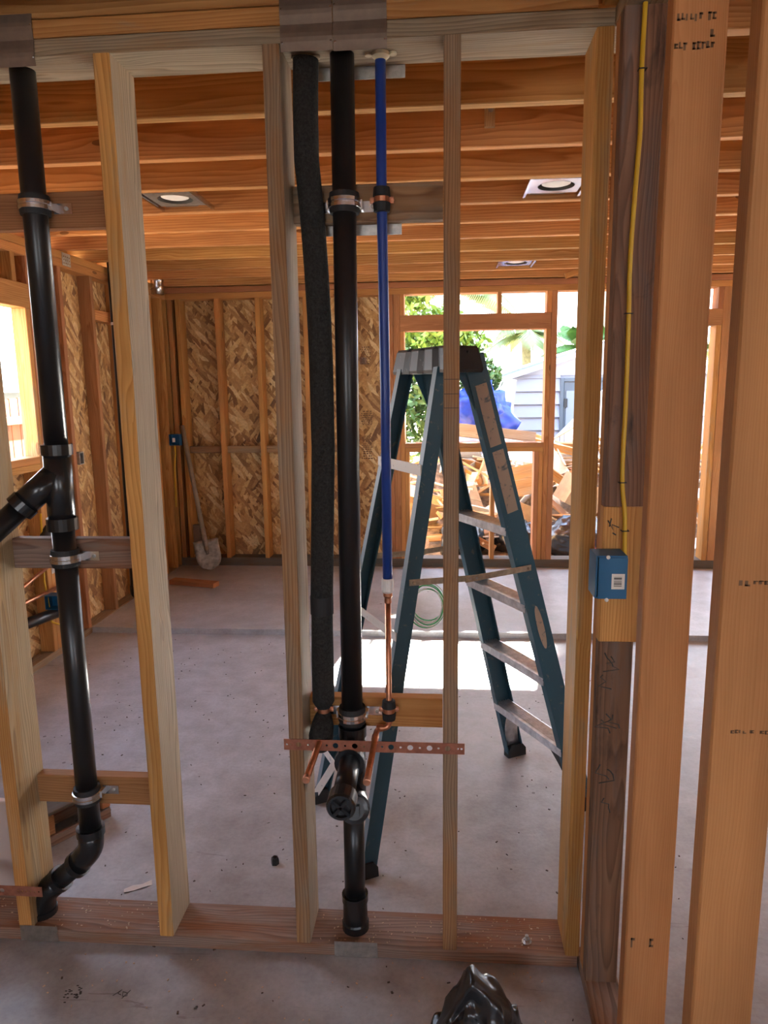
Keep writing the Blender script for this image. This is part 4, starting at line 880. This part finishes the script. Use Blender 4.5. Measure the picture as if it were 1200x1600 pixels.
# ================================================================== CEILING FIXTURES
def can_light(x, y0, y1, label, sx=1):
    c = empty('recessed_light', (x, (y0 + y1) / 2, 2.47), label, 'ceiling light', 'unfinished recessed lights between the joists')
    ym = (y0 + y1) / 2
    k = 24; m_ = MB()   # plate with a round opening
    outer = [(-.115, -.115), (.115, -.115), (.115, .115), (-.115, .115)]
    o_ = []
    for i in range(k):
        a = 2 * math.pi * i / k; ca, sa = math.cos(a), math.sin(a); q = .115 / max(abs(ca), abs(sa)); o_.append((x + ca * q + sx * -.005, ym + sa * q))
    i_ = [(x + .082 * math.cos(2 * math.pi * i / k), ym + .082 * math.sin(2 * math.pi * i / k)) for i in range(k)]
    for zt in (2.476, 2.478): m_.v += [(a, b, zt) for a, b in o_] + [(a, b, zt) for a, b in i_]
    for base, fl in ((0, 0), (2 * k, 1)):
        for i in range(k):
            f = (base + i, base + (i + 1) % k, base + k + (i + 1) % k, base + k + i); m_.f.append(f if fl else f[::-1]); m_.sm.append(False)
    m_.build('mounting_plate', 'galv' if sx < 0 else 'steel', c)
    MB().tube([(x, ym, 2.476), (x, ym, 2.60)], .080, 24, cap=False).build('housing', 'lamp_dark', c)
    MB().lathe((x, ym, 2.482), (0, 0, 1), [(0, .050), (.004, .064), (.02, .066), (.05, .06)], 24).build('lens', 'lamp_white', c)
    m_ = MB(); m_.box((x - .10, x + .06), (ym + .10, ym + .15), (2.48, 2.545)); m_.build('junction_box', 'galv_brown', c)
    for s in (-1, 1):
        t = MB(); xx = x + s * .125; t.box((xx - .006, xx + .006), (y0, y1), (2.468, 2.485)); t.build('hanger_bar', 'steel', c)
can_light(0.512, 3.247, 3.603, 'bright recessed light frame over the right side of the room')
can_light(-1.235, 3.247, 3.603, 'recessed light frame over the left side, next to the pale stud', sx=-1)
can_light(0.54, 5.262, 5.618, 'recessed light frame deepest in the room, near the far wall')
tg = empty('joist_tag', (0.172, 2.795, 2.45), 'small pale wood scrap nailed to a joist face right of the narrow stud', 'wood scrap')
bd('scrap', (0.156, 0.193), (2.776, 2.796), (2.52, 2.60), 'debris_pale', tg); MB().lathe((0.178, 2.776, 2.575), (0, -1, 0), [(0, .009), (.004, .009), (.006, .004)], 10).build('nail_head', 'galv', tg)
dbc = board('diagonal_brace', (1.95, 4.95, 2.40), (2.75, 5.15, 2.53), 0.06, 0.03, 'fir_yellow'); tag(dbc, 'diagonal brace under the joists beyond the right partition', 'brace')
dbc2 = board('diagonal_brace', (0.98, 5.95, 2.45), (1.20, 6.0, 2.53), 0.045, 0.03, 'fir_yellow'); tag(dbc2, 'short diagonal brace at the top of the open doorway', 'brace')
hc = empty('hanging_cord', (2.36, 6.09, 1.0), 'thin black cord hanging on the far right wall bay', 'cord')
MB().tube([(2.40, 6.088, 2.41), (2.405, 6.088, 1.8), (2.37, 6.085, 1.45), (2.36, 6.08, 1.18)], 0.007, 8).build('cord', 'rubber', hc); MB().lathe((2.36, 6.08, 1.19), (0, 0, -1), [(0, .012), (.03, .028), (.16, .03), (.19, .012)], 12).build('plug', 'rubber', hc)

# ================================================================== FLOOR BITS
def hexcap(x, y, r, h, label):
    o_ = empty('plastic_cap', (x, y, 0), label, 'cap', 'black plastic caps on the floor')
    m_ = MB(); m_.lathe((x, y, 0), (0, 0, 1), [(0, r), (h * .6, r), (h, r * .85)], 6).build('body', 'abs', o_); MB().lathe((x, y, h), (0, 0, 1), [(0, r * .5), (h * .15, r * .45)], 6).build('top', 'abs_fitting', o_)
hexcap(-0.565, 2.150, 0.014, 0.024, 'small black plastic cap on the floor left of the middle stud')
hexcap(-1.02, 2.40, 0.012, 0.022, 'small black plastic cap on the floor just behind the pale weathered stud')
nb = empty('anchor_bolt', (0.244, 1.808, ZP), 'galvanised anchor bolt and washer standing in the sole plate', 'bolt')
MB().lathe((0.244, 1.808, ZP), (0, 0, 1), [(0, .014), (.003, .014)], 16).build('washer', 'steel', nb); MB().lathe((0.244, 1.808, ZP + .003), (0, 0, 1), [(0, .0095), (.009, .0095)], 6).build('nut', 'steel', nb); MB().lathe((0.244, 1.808, ZP + .012), (0, 0, 1), [(0, .005), (.01, .005)], 10).build('shank', 'galv', nb)
def floor_flakes(name, label, cat, n, xr, yr, z, size, mat, seed):
    r = random.Random(seed); m_ = MB()
    for i in range(n):
        x, y = r.uniform(*xr), r.uniform(*yr); a = r.uniform(0, math.pi); l_, w_ = r.uniform(*size), r.uniform(*size) * .55; h = r.uniform(.001, .003)
        m_.box((-l_ / 2, l_ / 2), (-w_ / 2, w_ / 2), (0, h), Matrix.Translation((x, y, z + .0002)) @ Matrix.Rotation(a, 4, 'Z'))
    o = m_.build(name, mat); tag(o, label, cat, kind='stuff'); return o
floor_flakes('sawdust_chips', 'pale wood chips scattered on the sole plate', 'wood chips', 130, (-0.36, 0.33), (YF + .01, YB - .01), ZP, (.0015, .006), 'chips', 3)
floor_flakes('plaster_chips', 'pale crumbs scattered at the left end of the sole plate', 'crumbs', 80, (-1.6, -0.83), (YF + .01, YB - .01), ZP, (.0015, .006), 'chips', 4)
floor_flakes('floor_crumbs', 'fine pale crumbs on the near floor', 'crumbs', 70, (-1.1, 0.3), (1.45, 1.75), 0.0, (.002, .007), 'chips', 5)
floor_flakes('dirt_specks', 'fine dark dirt specks across the slab', 'dirt', 420, (-1.9, 0.9), (1.4, 4.3), 0.0, (.002, .010), 'dark_specks', 6)
tp = MB(); pp = [(-1.025, 1.985), (-1.00, 2.0), (-0.975, 2.012), (-0.950, 2.03)]
vs = []
for i, (x, y) in enumerate(pp):
    for s in (-1, 1): vs.append((x + s * .004, y - s * .010, .001 + .004 * ((i + (s > 0)) % 2)))
tp.add(vs, [(2 * i, 2 * i + 1, 2 * i + 3, 2 * i + 2) for i in range(3)]); tpo = tp.build('tape_strip', 'tape_clear'); tpo.modifiers.new('t', 'SOLIDIFY').thickness = .0008
tag(tpo, 'crumpled clear tape strip on the floor left of the pale weathered stud', 'tape')
scr = scrawl([[(0, 0), (0, 0)]], 0) if False else None
m_ = MB()
for seg in ([(-0.878, 1.592), (-0.862, 1.612), (-0.868, 1.60), (-0.858, 1.596)], [(-0.850, 1.585), (-0.838, 1.612)], [(-0.856, 1.606), (-0.842, 1.603), (-0.840, 1.594), (-0.852, 1.592), (-0.856, 1.606)]):
    m_.tube([(x, y, .0006) for x, y in seg], .0009, 5)
m_.build('pencil_mark', 'ink', floor)
m_ = MB(); rr_ = random.Random(8)
for i in range(26): x, y = -0.99 + rr_.gauss(0, .014), 1.585 + rr_.gauss(0, .01); m_.box((x, x + .006), (y, y + .003), (.0001, .0008))
m_.build('paint_smudge', 'ink', floor)
# black rubbish bag at the bottom edge
bagr = empty('rubbish_bag', (0.10, 1.47, 0), 'crumpled black plastic rubbish bag on the floor at the bottom edge', 'bag')
ridge = [(-.043, .004), (-.038, .025), (-.025, .06), (-.008, .10), (.03, .165), (.073, .240), (.103, .216), (.140, .196), (.164, .168), (.172, .145), (.185, .112), (.203, .06), (.218, .02), (.227, .004)]
def ridge_at(t):
    f = t * (len(ridge) - 1); i = min(len(ridge) - 2, int(f)); f -= i
    return Vector((ridge[i][0] * (1 - f) + ridge[i + 1][0] * f, 1.455, ridge[i][1] * (1 - f) + ridge[i + 1][1] * f))
for sgn, nm, sd_ in ((-1, 'front_film', 1.7), (1, 'back_film', 6.1)):
    m_ = MB(); NI, NJ = 64, 36; vs = []
    for i in range(NI + 1):
        r_ = ridge_at(i / NI)
        for j in range(NJ + 1):
            t = j / NJ; a = math.pi * i / NI; base = Vector((0.092 - 0.135 * math.cos(a), 1.455 + sgn * (0.12 if sgn < 0 else .09) * math.sin(a) ** .7, 0.003))
            x = r_.x * (1 - t) + base.x * t; y = 1.455 * (1 - t ** .75) + base.y * t ** .75; z = r_.z * (1 - t ** 1.5) + base.z * t ** 1.5
            q = Vector((x * 11 + sd_, y * 11, z * 9)); env = min(1, 5 * t) * min(1, 6 * (1 - t)) * min(1, 8 * math.sin(a))
            rg = (0.5 - abs(mnoise.noise(q)) * 1.6) * .042 + (0.4 - abs(mnoise.noise(q * 2.4 + Vector((3, 1, 2))))) * .018
            vs.append(Vector((x + mnoise.noise(q * 1.3) * .012 * env, y + sgn * rg * env, max(.002, z + rg * .9 * env))))
    fs = [(i * (NJ + 1) + j, i * (NJ + 1) + j + 1, (i + 1) * (NJ + 1) + j + 1, (i + 1) * (NJ + 1) + j) for i in range(NI) for j in range(NJ)]
    if sgn > 0: fs = [f[::-1] for f in fs]
    m_.add(vs, fs, True); m_.build(nm, 'bag', bagr)

# ================================================================== OUTSIDE
gr = MB(); gn = 40
vs = [(-40 + 80 * i / gn, -8 + 90 * j / gn, -0.145) for i in range(gn + 1) for j in range(gn + 1)]
gr.add(vs, [(i * (gn + 1) + j, (i + 1) * (gn + 1) + j, (i + 1) * (gn + 1) + j + 1, i * (gn + 1) + j + 1) for i in range(gn) for j in range(gn)])
g_ = gr.build('ground', 'soil', origin=(0, 0, 0)); g_['kind'] = 'structure'; tag(g_, 'bare sunlit dirt yard around the building', 'ground')
def mound_h(x, y):
    t = max(0.0, min(1.0, (y - 6.55) / 2.1)); t = t * t * (3 - 2 * t); back = max(0.0, min(1.0, (10.2 - y) / 1.0))
    side = max(0.0, min(1.0, (x + 1.0) / 0.9)) * max(0.0, min(1.0, (4.6 - x) / 0.8))
    return -0.12 + (0.10 + 0.88 * t) * back * side * (0.9 + 0.28 * mnoise.noise(Vector((x * 1.1, y * 1.1, 2)))) 
m_ = MB(); n1, n2 = 60, 44; vs = []
for i in range(n1 + 1):
    for j in range(n2 + 1):
        x = -1.4 + 6.4 * i / n1; y = 6.45 + 4.0 * j / n2; vs.append((x, y, mound_h(x, y) - 0.05 + 0.05 * mnoise.noise(Vector((x * 6, y * 6, 1)))))
m_.add(vs, [(i * (n2 + 1) + j, (i + 1) * (n2 + 1) + j, (i + 1) * (n2 + 1) + j + 1, i * (n2 + 1) + j + 1) for i in range(n1) for j in range(n2)])
ro = m_.build('rubble_heap', 'rubble'); tag(ro, 'sunlit heap of demolition rubble outside the far openings', 'rubble', kind='stuff')
rd = random.Random(12)
kinds = [('lumber_scrap', 'debris_wood', 'splintered orange lumber scrap tossed on the demolition heap', 'lumber scrap', (.2, .9), (.03, .10), (.018, .04)),
         ('lath_strip', 'debris_pale', 'thin pale lath strip tossed on the demolition heap', 'lath', (.3, 1.1), (.015, .035), (.008, .015)),
         ('plaster_board', 'drywall', 'broken white board fragment tossed on the demolition heap', 'board', (.10, .38), (.08, .22), (.010, .014)),
         ('cardboard_sheet', 'cardboard', 'torn brown cardboard sheet tossed on the demolition heap', 'cardboard', (.2, .5), (.15, .32), (.004, .008))]
for i in range(430):
    kx = rd.choices((0, 1, 2, 3), (40, 36, 30, 8))[0]; nm, mt, lbl, ct, lr, wr_, tr2 = kinds[kx]
    x, y = rd.uniform(-0.7, 3.9), 6.75 + 2.7 * rd.random() ** 0.8
    l_ = round(rd.uniform(*lr), 1) + .05; w_ = round(rd.uniform(*wr_), 2) if kx != 1 else .022; t_ = round(rd.uniform(*tr2), 3)
    a = rd.uniform(0, math.pi); tilt = rd.gauss(0, .28); d = Vector((math.cos(a) * math.cos(tilt), math.sin(a) * math.cos(tilt), math.sin(tilt)))
    c = Vector((x, y, mound_h(x, y) + rd.uniform(.0, .10) + abs(math.sin(tilt)) * l_ * .3))
    p0, p1 = c - d * l_ / 2, c + d * l_ / 2
    if min(p0.y, p1.y) < 6.38: continue
    if x < 1.15 and y > 8.35: continue
    if max(p0.y, p1.y) > 9.05: continue
    o = board(nm, p0, p1, w_, t_, mt, None, (rd.gauss(0, .5), rd.gauss(0, .5), .35) if kx < 2 else (rd.gauss(0, 1), rd.gauss(0, .6), rd.uniform(.2, 1)), ch=0.001)
    tag(o, lbl, ct, {0: 'orange lumber scraps in the heap', 1: 'pale lath strips in the heap', 2: 'white board fragments in the heap', 3: 'cardboard sheets in the heap'}[kx])
for c, rad, sd_, lb_ in (((1.30, 6.85, 0.12), (.30, .22, .24), 2, 'black rubbish sack at the foot of the heap, left half of the doorway'), ((0.78, 6.95, 0.10), (.26, .2, .2), 5, 'black rubbish sack behind the window cripple studs'), ((0.22, 6.9, 0.10), (.22, .2, .24), 9, 'black rubbish sack seen behind the ladder through the window bay')):
    o = blob(c, rad, sd_, .28, 1.8, 40, 24).build('rubbish_sack', 'bag'); tag(o, lb_, 'bag', 'black sacks at the heap')
pk_ = board('foam_scrap', (1.36, 6.62, 0.02), (1.62, 6.60, 0.10), .10, .03, 'pink_foam', None, (0, .3, 1)); tag(pk_, 'pink foam scrap on the ground in the doorway', 'foam scrap')
# cardboard box, open
bxo = empty('cardboard_box', (1.42, 7.25, 0.35), 'open cardboard box tipped on the heap in the doorway', 'box')
Mx = Matrix.Translation((1.40, 7.2, 0.52)) @ Matrix.Rotation(.5, 4, 'Y') @ Matrix.Rotation(.4, 4, 'Z')
for nm, x, y, z in (('panel', (-.2, .2), (-.12, -.114), (-.14, .14)), ('panel', (-.2, .2), (.114, .12), (-.14, .14)), ('panel', (-.2, -.194), (-.114, .114), (-.14, .14)), ('panel', (.194, .2), (-.114, .114), (-.14, .14)), ('panel', (-.194, .194), (-.114, .114), (-.14, -.134))):
    MB().box(x, y, z, Mx).build(nm, 'cardboard', bxo)
wb = board('white_sheet', (0.46, 7.55, 0.98), (1.02, 7.45, 0.90), 0.38, .012, 'drywall', None, (0, .9, .5)); tag(wb, 'large bright white sheet lying on top of the heap below the window sill', 'sheet')
wb2 = board('curved_panel', (0.56, 7.1, 0.62), (1.0, 7.05, 0.72), 0.30, .012, 'debris_pale', None, (0, .25, 1)); tag(wb2, 'tan veneer panel propped against the heap below the white sheet', 'panel')
beam = board('timber_beam', (-0.05, 7.75, 1.17), (1.02, 7.85, 1.03), 0.14, .05, 'grey_timber', None, (0, .3, 1)); tag(beam, 'long pale timber lying across the heap behind the window sill', 'timber')
dr_ = empty('paint_drum', (0.32, 8.1, 0.8), 'grey-blue paint pail lying on the heap below the window sill', 'pail')
MB().lathe((0.20, 8.1, 0.92), (1, -.3, .1), [(0, .12), (.01, .125), (.25, .14), (.26, .145), (.28, .145)], 20).build('body', 'siding', dr_); MB().tube([(0.44, 7.98, 1.06), (0.47, 7.92, .98), (0.46, 7.96, .84)], .006, 8).build('bail', 'red_plastic', dr_)
# blue tarp
tbm = blob((0.50, 9.30, 1.22), (0.40, 0.25, 0.44), 4.0, 0.5, 1.8, 44, 26); to = tbm.build('tarp_heap', 'tarp'); tag(to, 'crumpled bright blue tarpaulin heap behind the ladder', 'tarp')
# stained white panel leaning beside the shed
wpn = board('stained_panel', (0.80, 9.85, 0.60), (0.93, 10.15, 1.70), 0.24, .02, 'stained_white', None, (1, .2, 0)); tag(wpn, 'streaked white panel leaning at the left corner of the shed', 'panel')
# shed
SY = 10.5; shd = empty('garden_shed', (2.4, SY, -0.14), 'pale grey garden shed with lap siding and dark double door', 'shed')
xa, xb, xr, ze, zr = 0.93, 3.86, 2.39, 1.74, 2.17
def roofz(x): return ze + (zr - ze) * (1 - abs(x - xr) / (xb - xr if x > xr else xr - xa))
z = -0.14
while z < ze - 0.02:
    z1 = min(z + 0.185, ze + .0)
    for a, b in ((xa + .08, 1.70), (3.10, xb - .08)): board('siding_board', (a, SY - .004, (z + z1) / 2), (b, SY - .004, (z + z1) / 2), z1 - z + .02, .016, 'siding', shd, (0, .20, 1), ch=.001)
    z = z1
m_ = MB(); m_.add([(xa, SY + .01, ze), (xb, SY + .01, ze), (xr, SY + .01, zr), (xa, SY + .03, ze), (xb, SY + .03, ze), (xr, SY + .03, zr)], [(0, 1, 2), (3, 5, 4), (0, 3, 4, 1), (1, 4, 5, 2), (2, 5, 3, 0)]); m_.build('gable_panel', 'shed_trim', shd)
MB().box((xa + .01, xb - .01), (SY + .03, SY + .05), (-0.14, ze)).build('front_wall', 'siding', shd); MB().box((xa, xa + .02), (SY + .05, SY + 2.4), (-0.14, ze)).build('side_wall', 'siding', shd); MB().box((xb - .02, xb), (SY + .05, SY + 2.4), (-0.14, ze)).build('side_wall', 'siding', shd)
bd('corner_trim', (xa - .01, xa + .085), (SY - .03, SY + .02), (-0.14, ze), 'shed_trim', shd); bd('corner_trim', (xb - .085, xb + .01), (SY - .03, SY + .02), (-0.14, ze), 'shed_trim', shd)
for s, (x0_, z0_) in ((-1, (xa - .08, ze - .03)), (1, (xb + .08, ze - .03))):
    ax_ = Vector((xr - x0_, 0, zr + .02 - z0_)); m_ = MB(); n_ = Vector((-ax_.z, 0, ax_.x)).normalized() * (.05 if s < 0 else -.05); p = Vector((x0_, SY - .12, z0_)); q = Vector((xr, SY - .12, zr + .02))
    vs = [p, q, q + n_, p + n_]; vs += [t_ + Vector((0, 2.7, 0)) for t_ in vs]; m_.add(vs, [(0, 1, 2, 3), (4, 7, 6, 5), (0, 4, 5, 1), (1, 5, 6, 2), (2, 6, 7, 3), (3, 7, 4, 0)]); m_.build('roof_slope', 'shed_roof', shd)
    board('fascia', p + Vector((0, -.01, -.02)), q + Vector((0, -.01, -.02)), .07, .02, 'shed_trim', shd)
bd('door_frame', (1.70, 1.75), (SY - .04, SY + .02), (-0.1, 1.70), 'shed_door', shd); bd('door_frame', (3.05, 3.10), (SY - .04, SY + .02), (-0.1, 1.70), 'shed_door', shd); bd('door_frame', (1.75, 3.05), (SY - .04, SY + .02), (1.65, 1.70), 'shed_door', shd)
for a, b in ((1.755, 2.395), (2.405, 3.045)):
    d_ = bd('door', (a, b), (SY - .02, SY + .01), (-0.1, 1.645), 'shed_door', shd)
    for q in range(3): w3 = (b - a) / 3; bd('door_panel', (a + q * w3 + .03, a + (q + 1) * w3 - .03), (SY - .03, SY - .0201), (0.1, 1.52), 'shed_roof', d_)
    for hz in (1.35, 0.75): bd('hinge', (a + .0, a + .05) if a < 2 else (b - .05, b), (SY - .045, SY - .0205), (hz - .06, hz + .06), 'rubber', d_)
# white slatted panel lying against the heap in front of the shed
vf = empty('slatted_panel', (1.9, 9.3, 0.1), 'white vertical-slat fence panel rising to the right in front of the shed', 'fence panel')
for i in range(26):
    x = 1.30 + i * .058; zt = min(1.75, 0.80 + (x - 1.33) * 1.02); board('slat', (x, 9.2, 0.15), (x, 9.2, zt), .050, .018, 'vinyl_white', vf, (1, 0, 0), ch=.002)
board('rail', (1.28, 9.222, .55), (2.82, 9.222, .55), .06, .02, 'vinyl_white', vf); board('cap_rail', (1.28, 9.2, 0.76), (2.22, 9.2, 1.72), .05, .035, 'vinyl_white', vf, (0, 1, 0))
# --- trees
def leaf_cloud(c, rad, n, size, mat, name, parent, seed, fill=0.55):
    r = random.Random(seed); vs = []; fs = []; c = Vector(c)
    for i in range(n):
        while True:
            d = Vector((r.uniform(-1, 1), r.uniform(-1, 1), r.uniform(-1, 1)))
            if fill < d.length < 1: break
        p = c + Vector((d.x * rad[0], d.y * rad[1], d.z * rad[2])) * (0.8 + 0.3 * mnoise.noise(d * 2.5 + Vector((seed, 0, 0))))
        a = Vector((r.gauss(0, 1), r.gauss(0, 1), r.gauss(0, 1))).normalized(); b = a.cross(Vector((r.gauss(0, 1), r.gauss(0, 1), r.gauss(0, 1)))).normalized(); s = size * r.uniform(.6, 1.2)
        k = len(vs); vs += [p - a * s, p + b * s * .45, p + a * s, p - b * s * .45]; fs.append((k, k + 1, k + 2, k + 3))
    m_ = MB(); m_.add(vs, fs); o = m_.build(name, mat, parent); o['kind'] = 'stuff'; return o
t1 = empty('garden_tree', (-0.15, 9.4, -0.14), 'bright green leafy tree seen through the left of the window bay', 'tree')
MB().tube([(-0.05, 9.3, -0.14), (-0.12, 9.3, 0.6), (-0.02, 9.35, 1.1), (-0.25, 9.4, 1.8)], [.08, .07, .055, .03], 10).build('trunk', 'bark', t1); MB().tube([(-0.10, 9.3, 0.8), (0.15, 9.4, 1.3), (0.2, 9.5, 1.9)], [.05, .04, .02], 8).build('branch', 'bark', t1)
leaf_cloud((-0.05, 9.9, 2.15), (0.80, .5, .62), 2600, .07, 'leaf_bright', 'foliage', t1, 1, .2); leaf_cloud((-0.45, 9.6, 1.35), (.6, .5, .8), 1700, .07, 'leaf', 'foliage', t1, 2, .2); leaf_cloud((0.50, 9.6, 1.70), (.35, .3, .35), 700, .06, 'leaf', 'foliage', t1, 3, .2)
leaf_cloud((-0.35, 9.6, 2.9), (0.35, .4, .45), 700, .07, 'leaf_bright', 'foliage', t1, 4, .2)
def palm(base, top, n, ln, label, seed, crown_r=.14, droop=1.0, trunk=True, mat='palm_leaf'):
    r = random.Random(seed); p_ = empty('palm_tree', base, label, 'palm'); base, top = Vector(base), Vector(top)
    if trunk: MB().tube([base, lerp(base, top, .5) + Vector((.03, 0, 0)), top], [crown_r, crown_r * .8, crown_r * .7], 12).build('trunk', 'palm_bark', p_)
    for i in range(n):
        a = 2 * math.pi * i / n + r.uniform(-.2, .2); el = r.uniform(.15, 1.15); m_ = MB(); pts = []; L_ = ln * r.uniform(.8, 1.1); k = 12
        for j in range(k + 1):
            t = j / k; h = math.sin(el) * L_ * t - droop * L_ * .62 * t * t; pts.append(top + Vector((math.cos(a) * math.cos(el) * L_ * t, math.sin(a) * math.cos(el) * L_ * t, h)))
        m_.tube(pts, [.018 * (1 - .8 * j / k) for j in range(k + 1)], 5)
        for j in range(2, k * 3 + 1):
            t = j / (k * 3); iq = min(k - 1, int(t * k)); q = pts[iq] + (pts[iq + 1] - pts[iq]) * (t * k - iq); tg_ = (pts[iq + 1] - pts[iq]).normalized()
            sdv = tg_.cross(Vector((0, 0, 1))).normalized(); ll = L_ * .30 * math.sin(math.pi * (.12 + .85 * t))
            for s in (-1, 1):
                e_ = q + sdv * s * ll * .8 + tg_ * ll * .45 + Vector((0, 0, -ll * .55)); w_ = tg_ * .030
                m_.add([q - w_, q + w_, e_], [(0, 1, 2)])
        m_.build('frond', mat, p_)
    return p_
palm((1.80, 15.2, -0.14), (1.72, 15, 2.60), 15, 1.15, 'palm with a bare trunk behind the shed, framed by the window', 3, .13, 1.35)
palm((2.62, 13.6, -0.14), (2.58, 13.5, 2.25), 16, 1.0, 'short palm above the shed roof in the doorway', 5, .15, .7, mat='leaf')
palm((0.20, 11.1, -0.14), (0.18, 11.0, 3.02), 18, 1.35, 'tall palm whose fronds hang across the transom openings', 8, .09, .95)
palm((4.9, 14.8, -0.14), (4.9, 14.6, 2.3), 12, 1.3, 'palm seen through the gap beyond the right partition', 9, .15, .8, mat='leaf')
tt = empty('sun_mask_tree', (3.2, 14.6, -0.14), 'unseen tree added behind the shed, crown shaped to mask the sun', 'tree')  # added out of view to block sun from doorway and lower window
MB().tube([(3.2, 14.6, -0.14), (3.18, 14.55, 2.5), (3.0, 14.5, 6)], [.16, .13, .06], 12).build('trunk', 'bark', tt); MB().tube([(3.15, 14.55, 3.6), (2.2, 14.5, 5.0), (1.2, 14.5, 5.9)], [.09, .07, .03], 10).build('limb', 'bark', tt)
def leaf_slab(x, y, z, n, size, seed):
    r = random.Random(seed); m_ = MB()
    for i in range(n):
        p = Vector((r.uniform(*x), r.uniform(*y), r.uniform(*z))); a = Vector((r.gauss(0, 1), r.gauss(0, 1), r.gauss(0, 1))).normalized(); b = a.cross(Vector((r.gauss(0, 1), r.gauss(0, 1), r.gauss(0, 1)))).normalized(); s_ = size * r.uniform(.6, 1.2)
        m_.add([p - a * s_, p + b * s_ * .45, p + a * s_, p - b * s_ * .45], [(0, 1, 2, 3)])
    o = m_.build('foliage', 'leaf', tt); o['kind'] = 'stuff'
leaf_slab((0.5, 4.2), (14.0, 15.2), (5.25, 6.35), 4600, .17, 31); leaf_slab((2.2, 4.2), (14.0, 15.2), (6.2, 7.6), 3600, .17, 32)  # boxy leaf masses shaped to leave only the floor sun patch
# --- neighbours seen through the left window
nh = empty('neighbour_house', (-10, 15, -0.14), 'neighbour house with shingle roof seen through the left window', 'house')
MB().box((-13.5, -8.2), (12.5, 18.5), (-0.14, 1.75)).build('wall', 'house_wall', nh)
m_ = MB(); m_.add([(-13.8, 12.2, 1.7), (-7.9, 12.2, 1.7), (-7.9, 18.8, 1.7), (-13.8, 18.8, 1.7), (-11, 14.2, 2.75), (-11, 16.8, 2.75)], [(0, 1, 4), (1, 2, 5, 4), (2, 3, 5), (3, 0, 4, 5), (3, 2, 1, 0)]); m_.build('roof', 'roof_shingle', nh)
bd('eave_fascia', (-7.92, -7.86), (12.2, 18.8), (1.60, 1.72), 'house_wall', nh)
MB().tube([(-11, 15.3, 2.7), (-11, 15.3, 3.7)], .03, 8).build('antenna_mast', 'galv', nh)
fe = empty('timber_fence', (-4.3, 6.5, -0.14), 'orange timber board fence outside the left window', 'fence')
for i in range(26): bd('fence_board', (-4.32, -4.30), (4.2 + i * .148, 4.2 + i * .148 + .142), (-0.1, 1.54 + .01 * math.sin(i * 2.1)), 'fence_wood', fe)
bd('fence_rail', (-4.30, -4.265), (4.2, 8.05), (1.28, 1.36), 'fence_wood', fe); bd('fence_rail', (-4.30, -4.265), (4.2, 8.05), (0.3, 0.38), 'fence_wood', fe)
yw = empty('yard_wall', (-5.4, 8, -0.14), 'pale blue outbuilding wall beyond the timber fence', 'outbuilding')
MB().box((-6.9, -5.2), (7.4, 10.5), (-0.14, 1.62)).build('wall', 'house_wall', yw); m_ = MB(); m_.add([(-7.1, 7.2, 1.6), (-5.0, 7.2, 1.6), (-5.0, 10.7, 1.6), (-7.1, 10.7, 1.6), (-6.05, 7.2, 1.98), (-6.05, 10.7, 1.98)], [(0, 1, 4), (1, 2, 5, 4), (2, 3, 5), (3, 0, 4, 5), (3, 2, 1, 0)]); m_.build('roof', 'roof_shingle', yw)
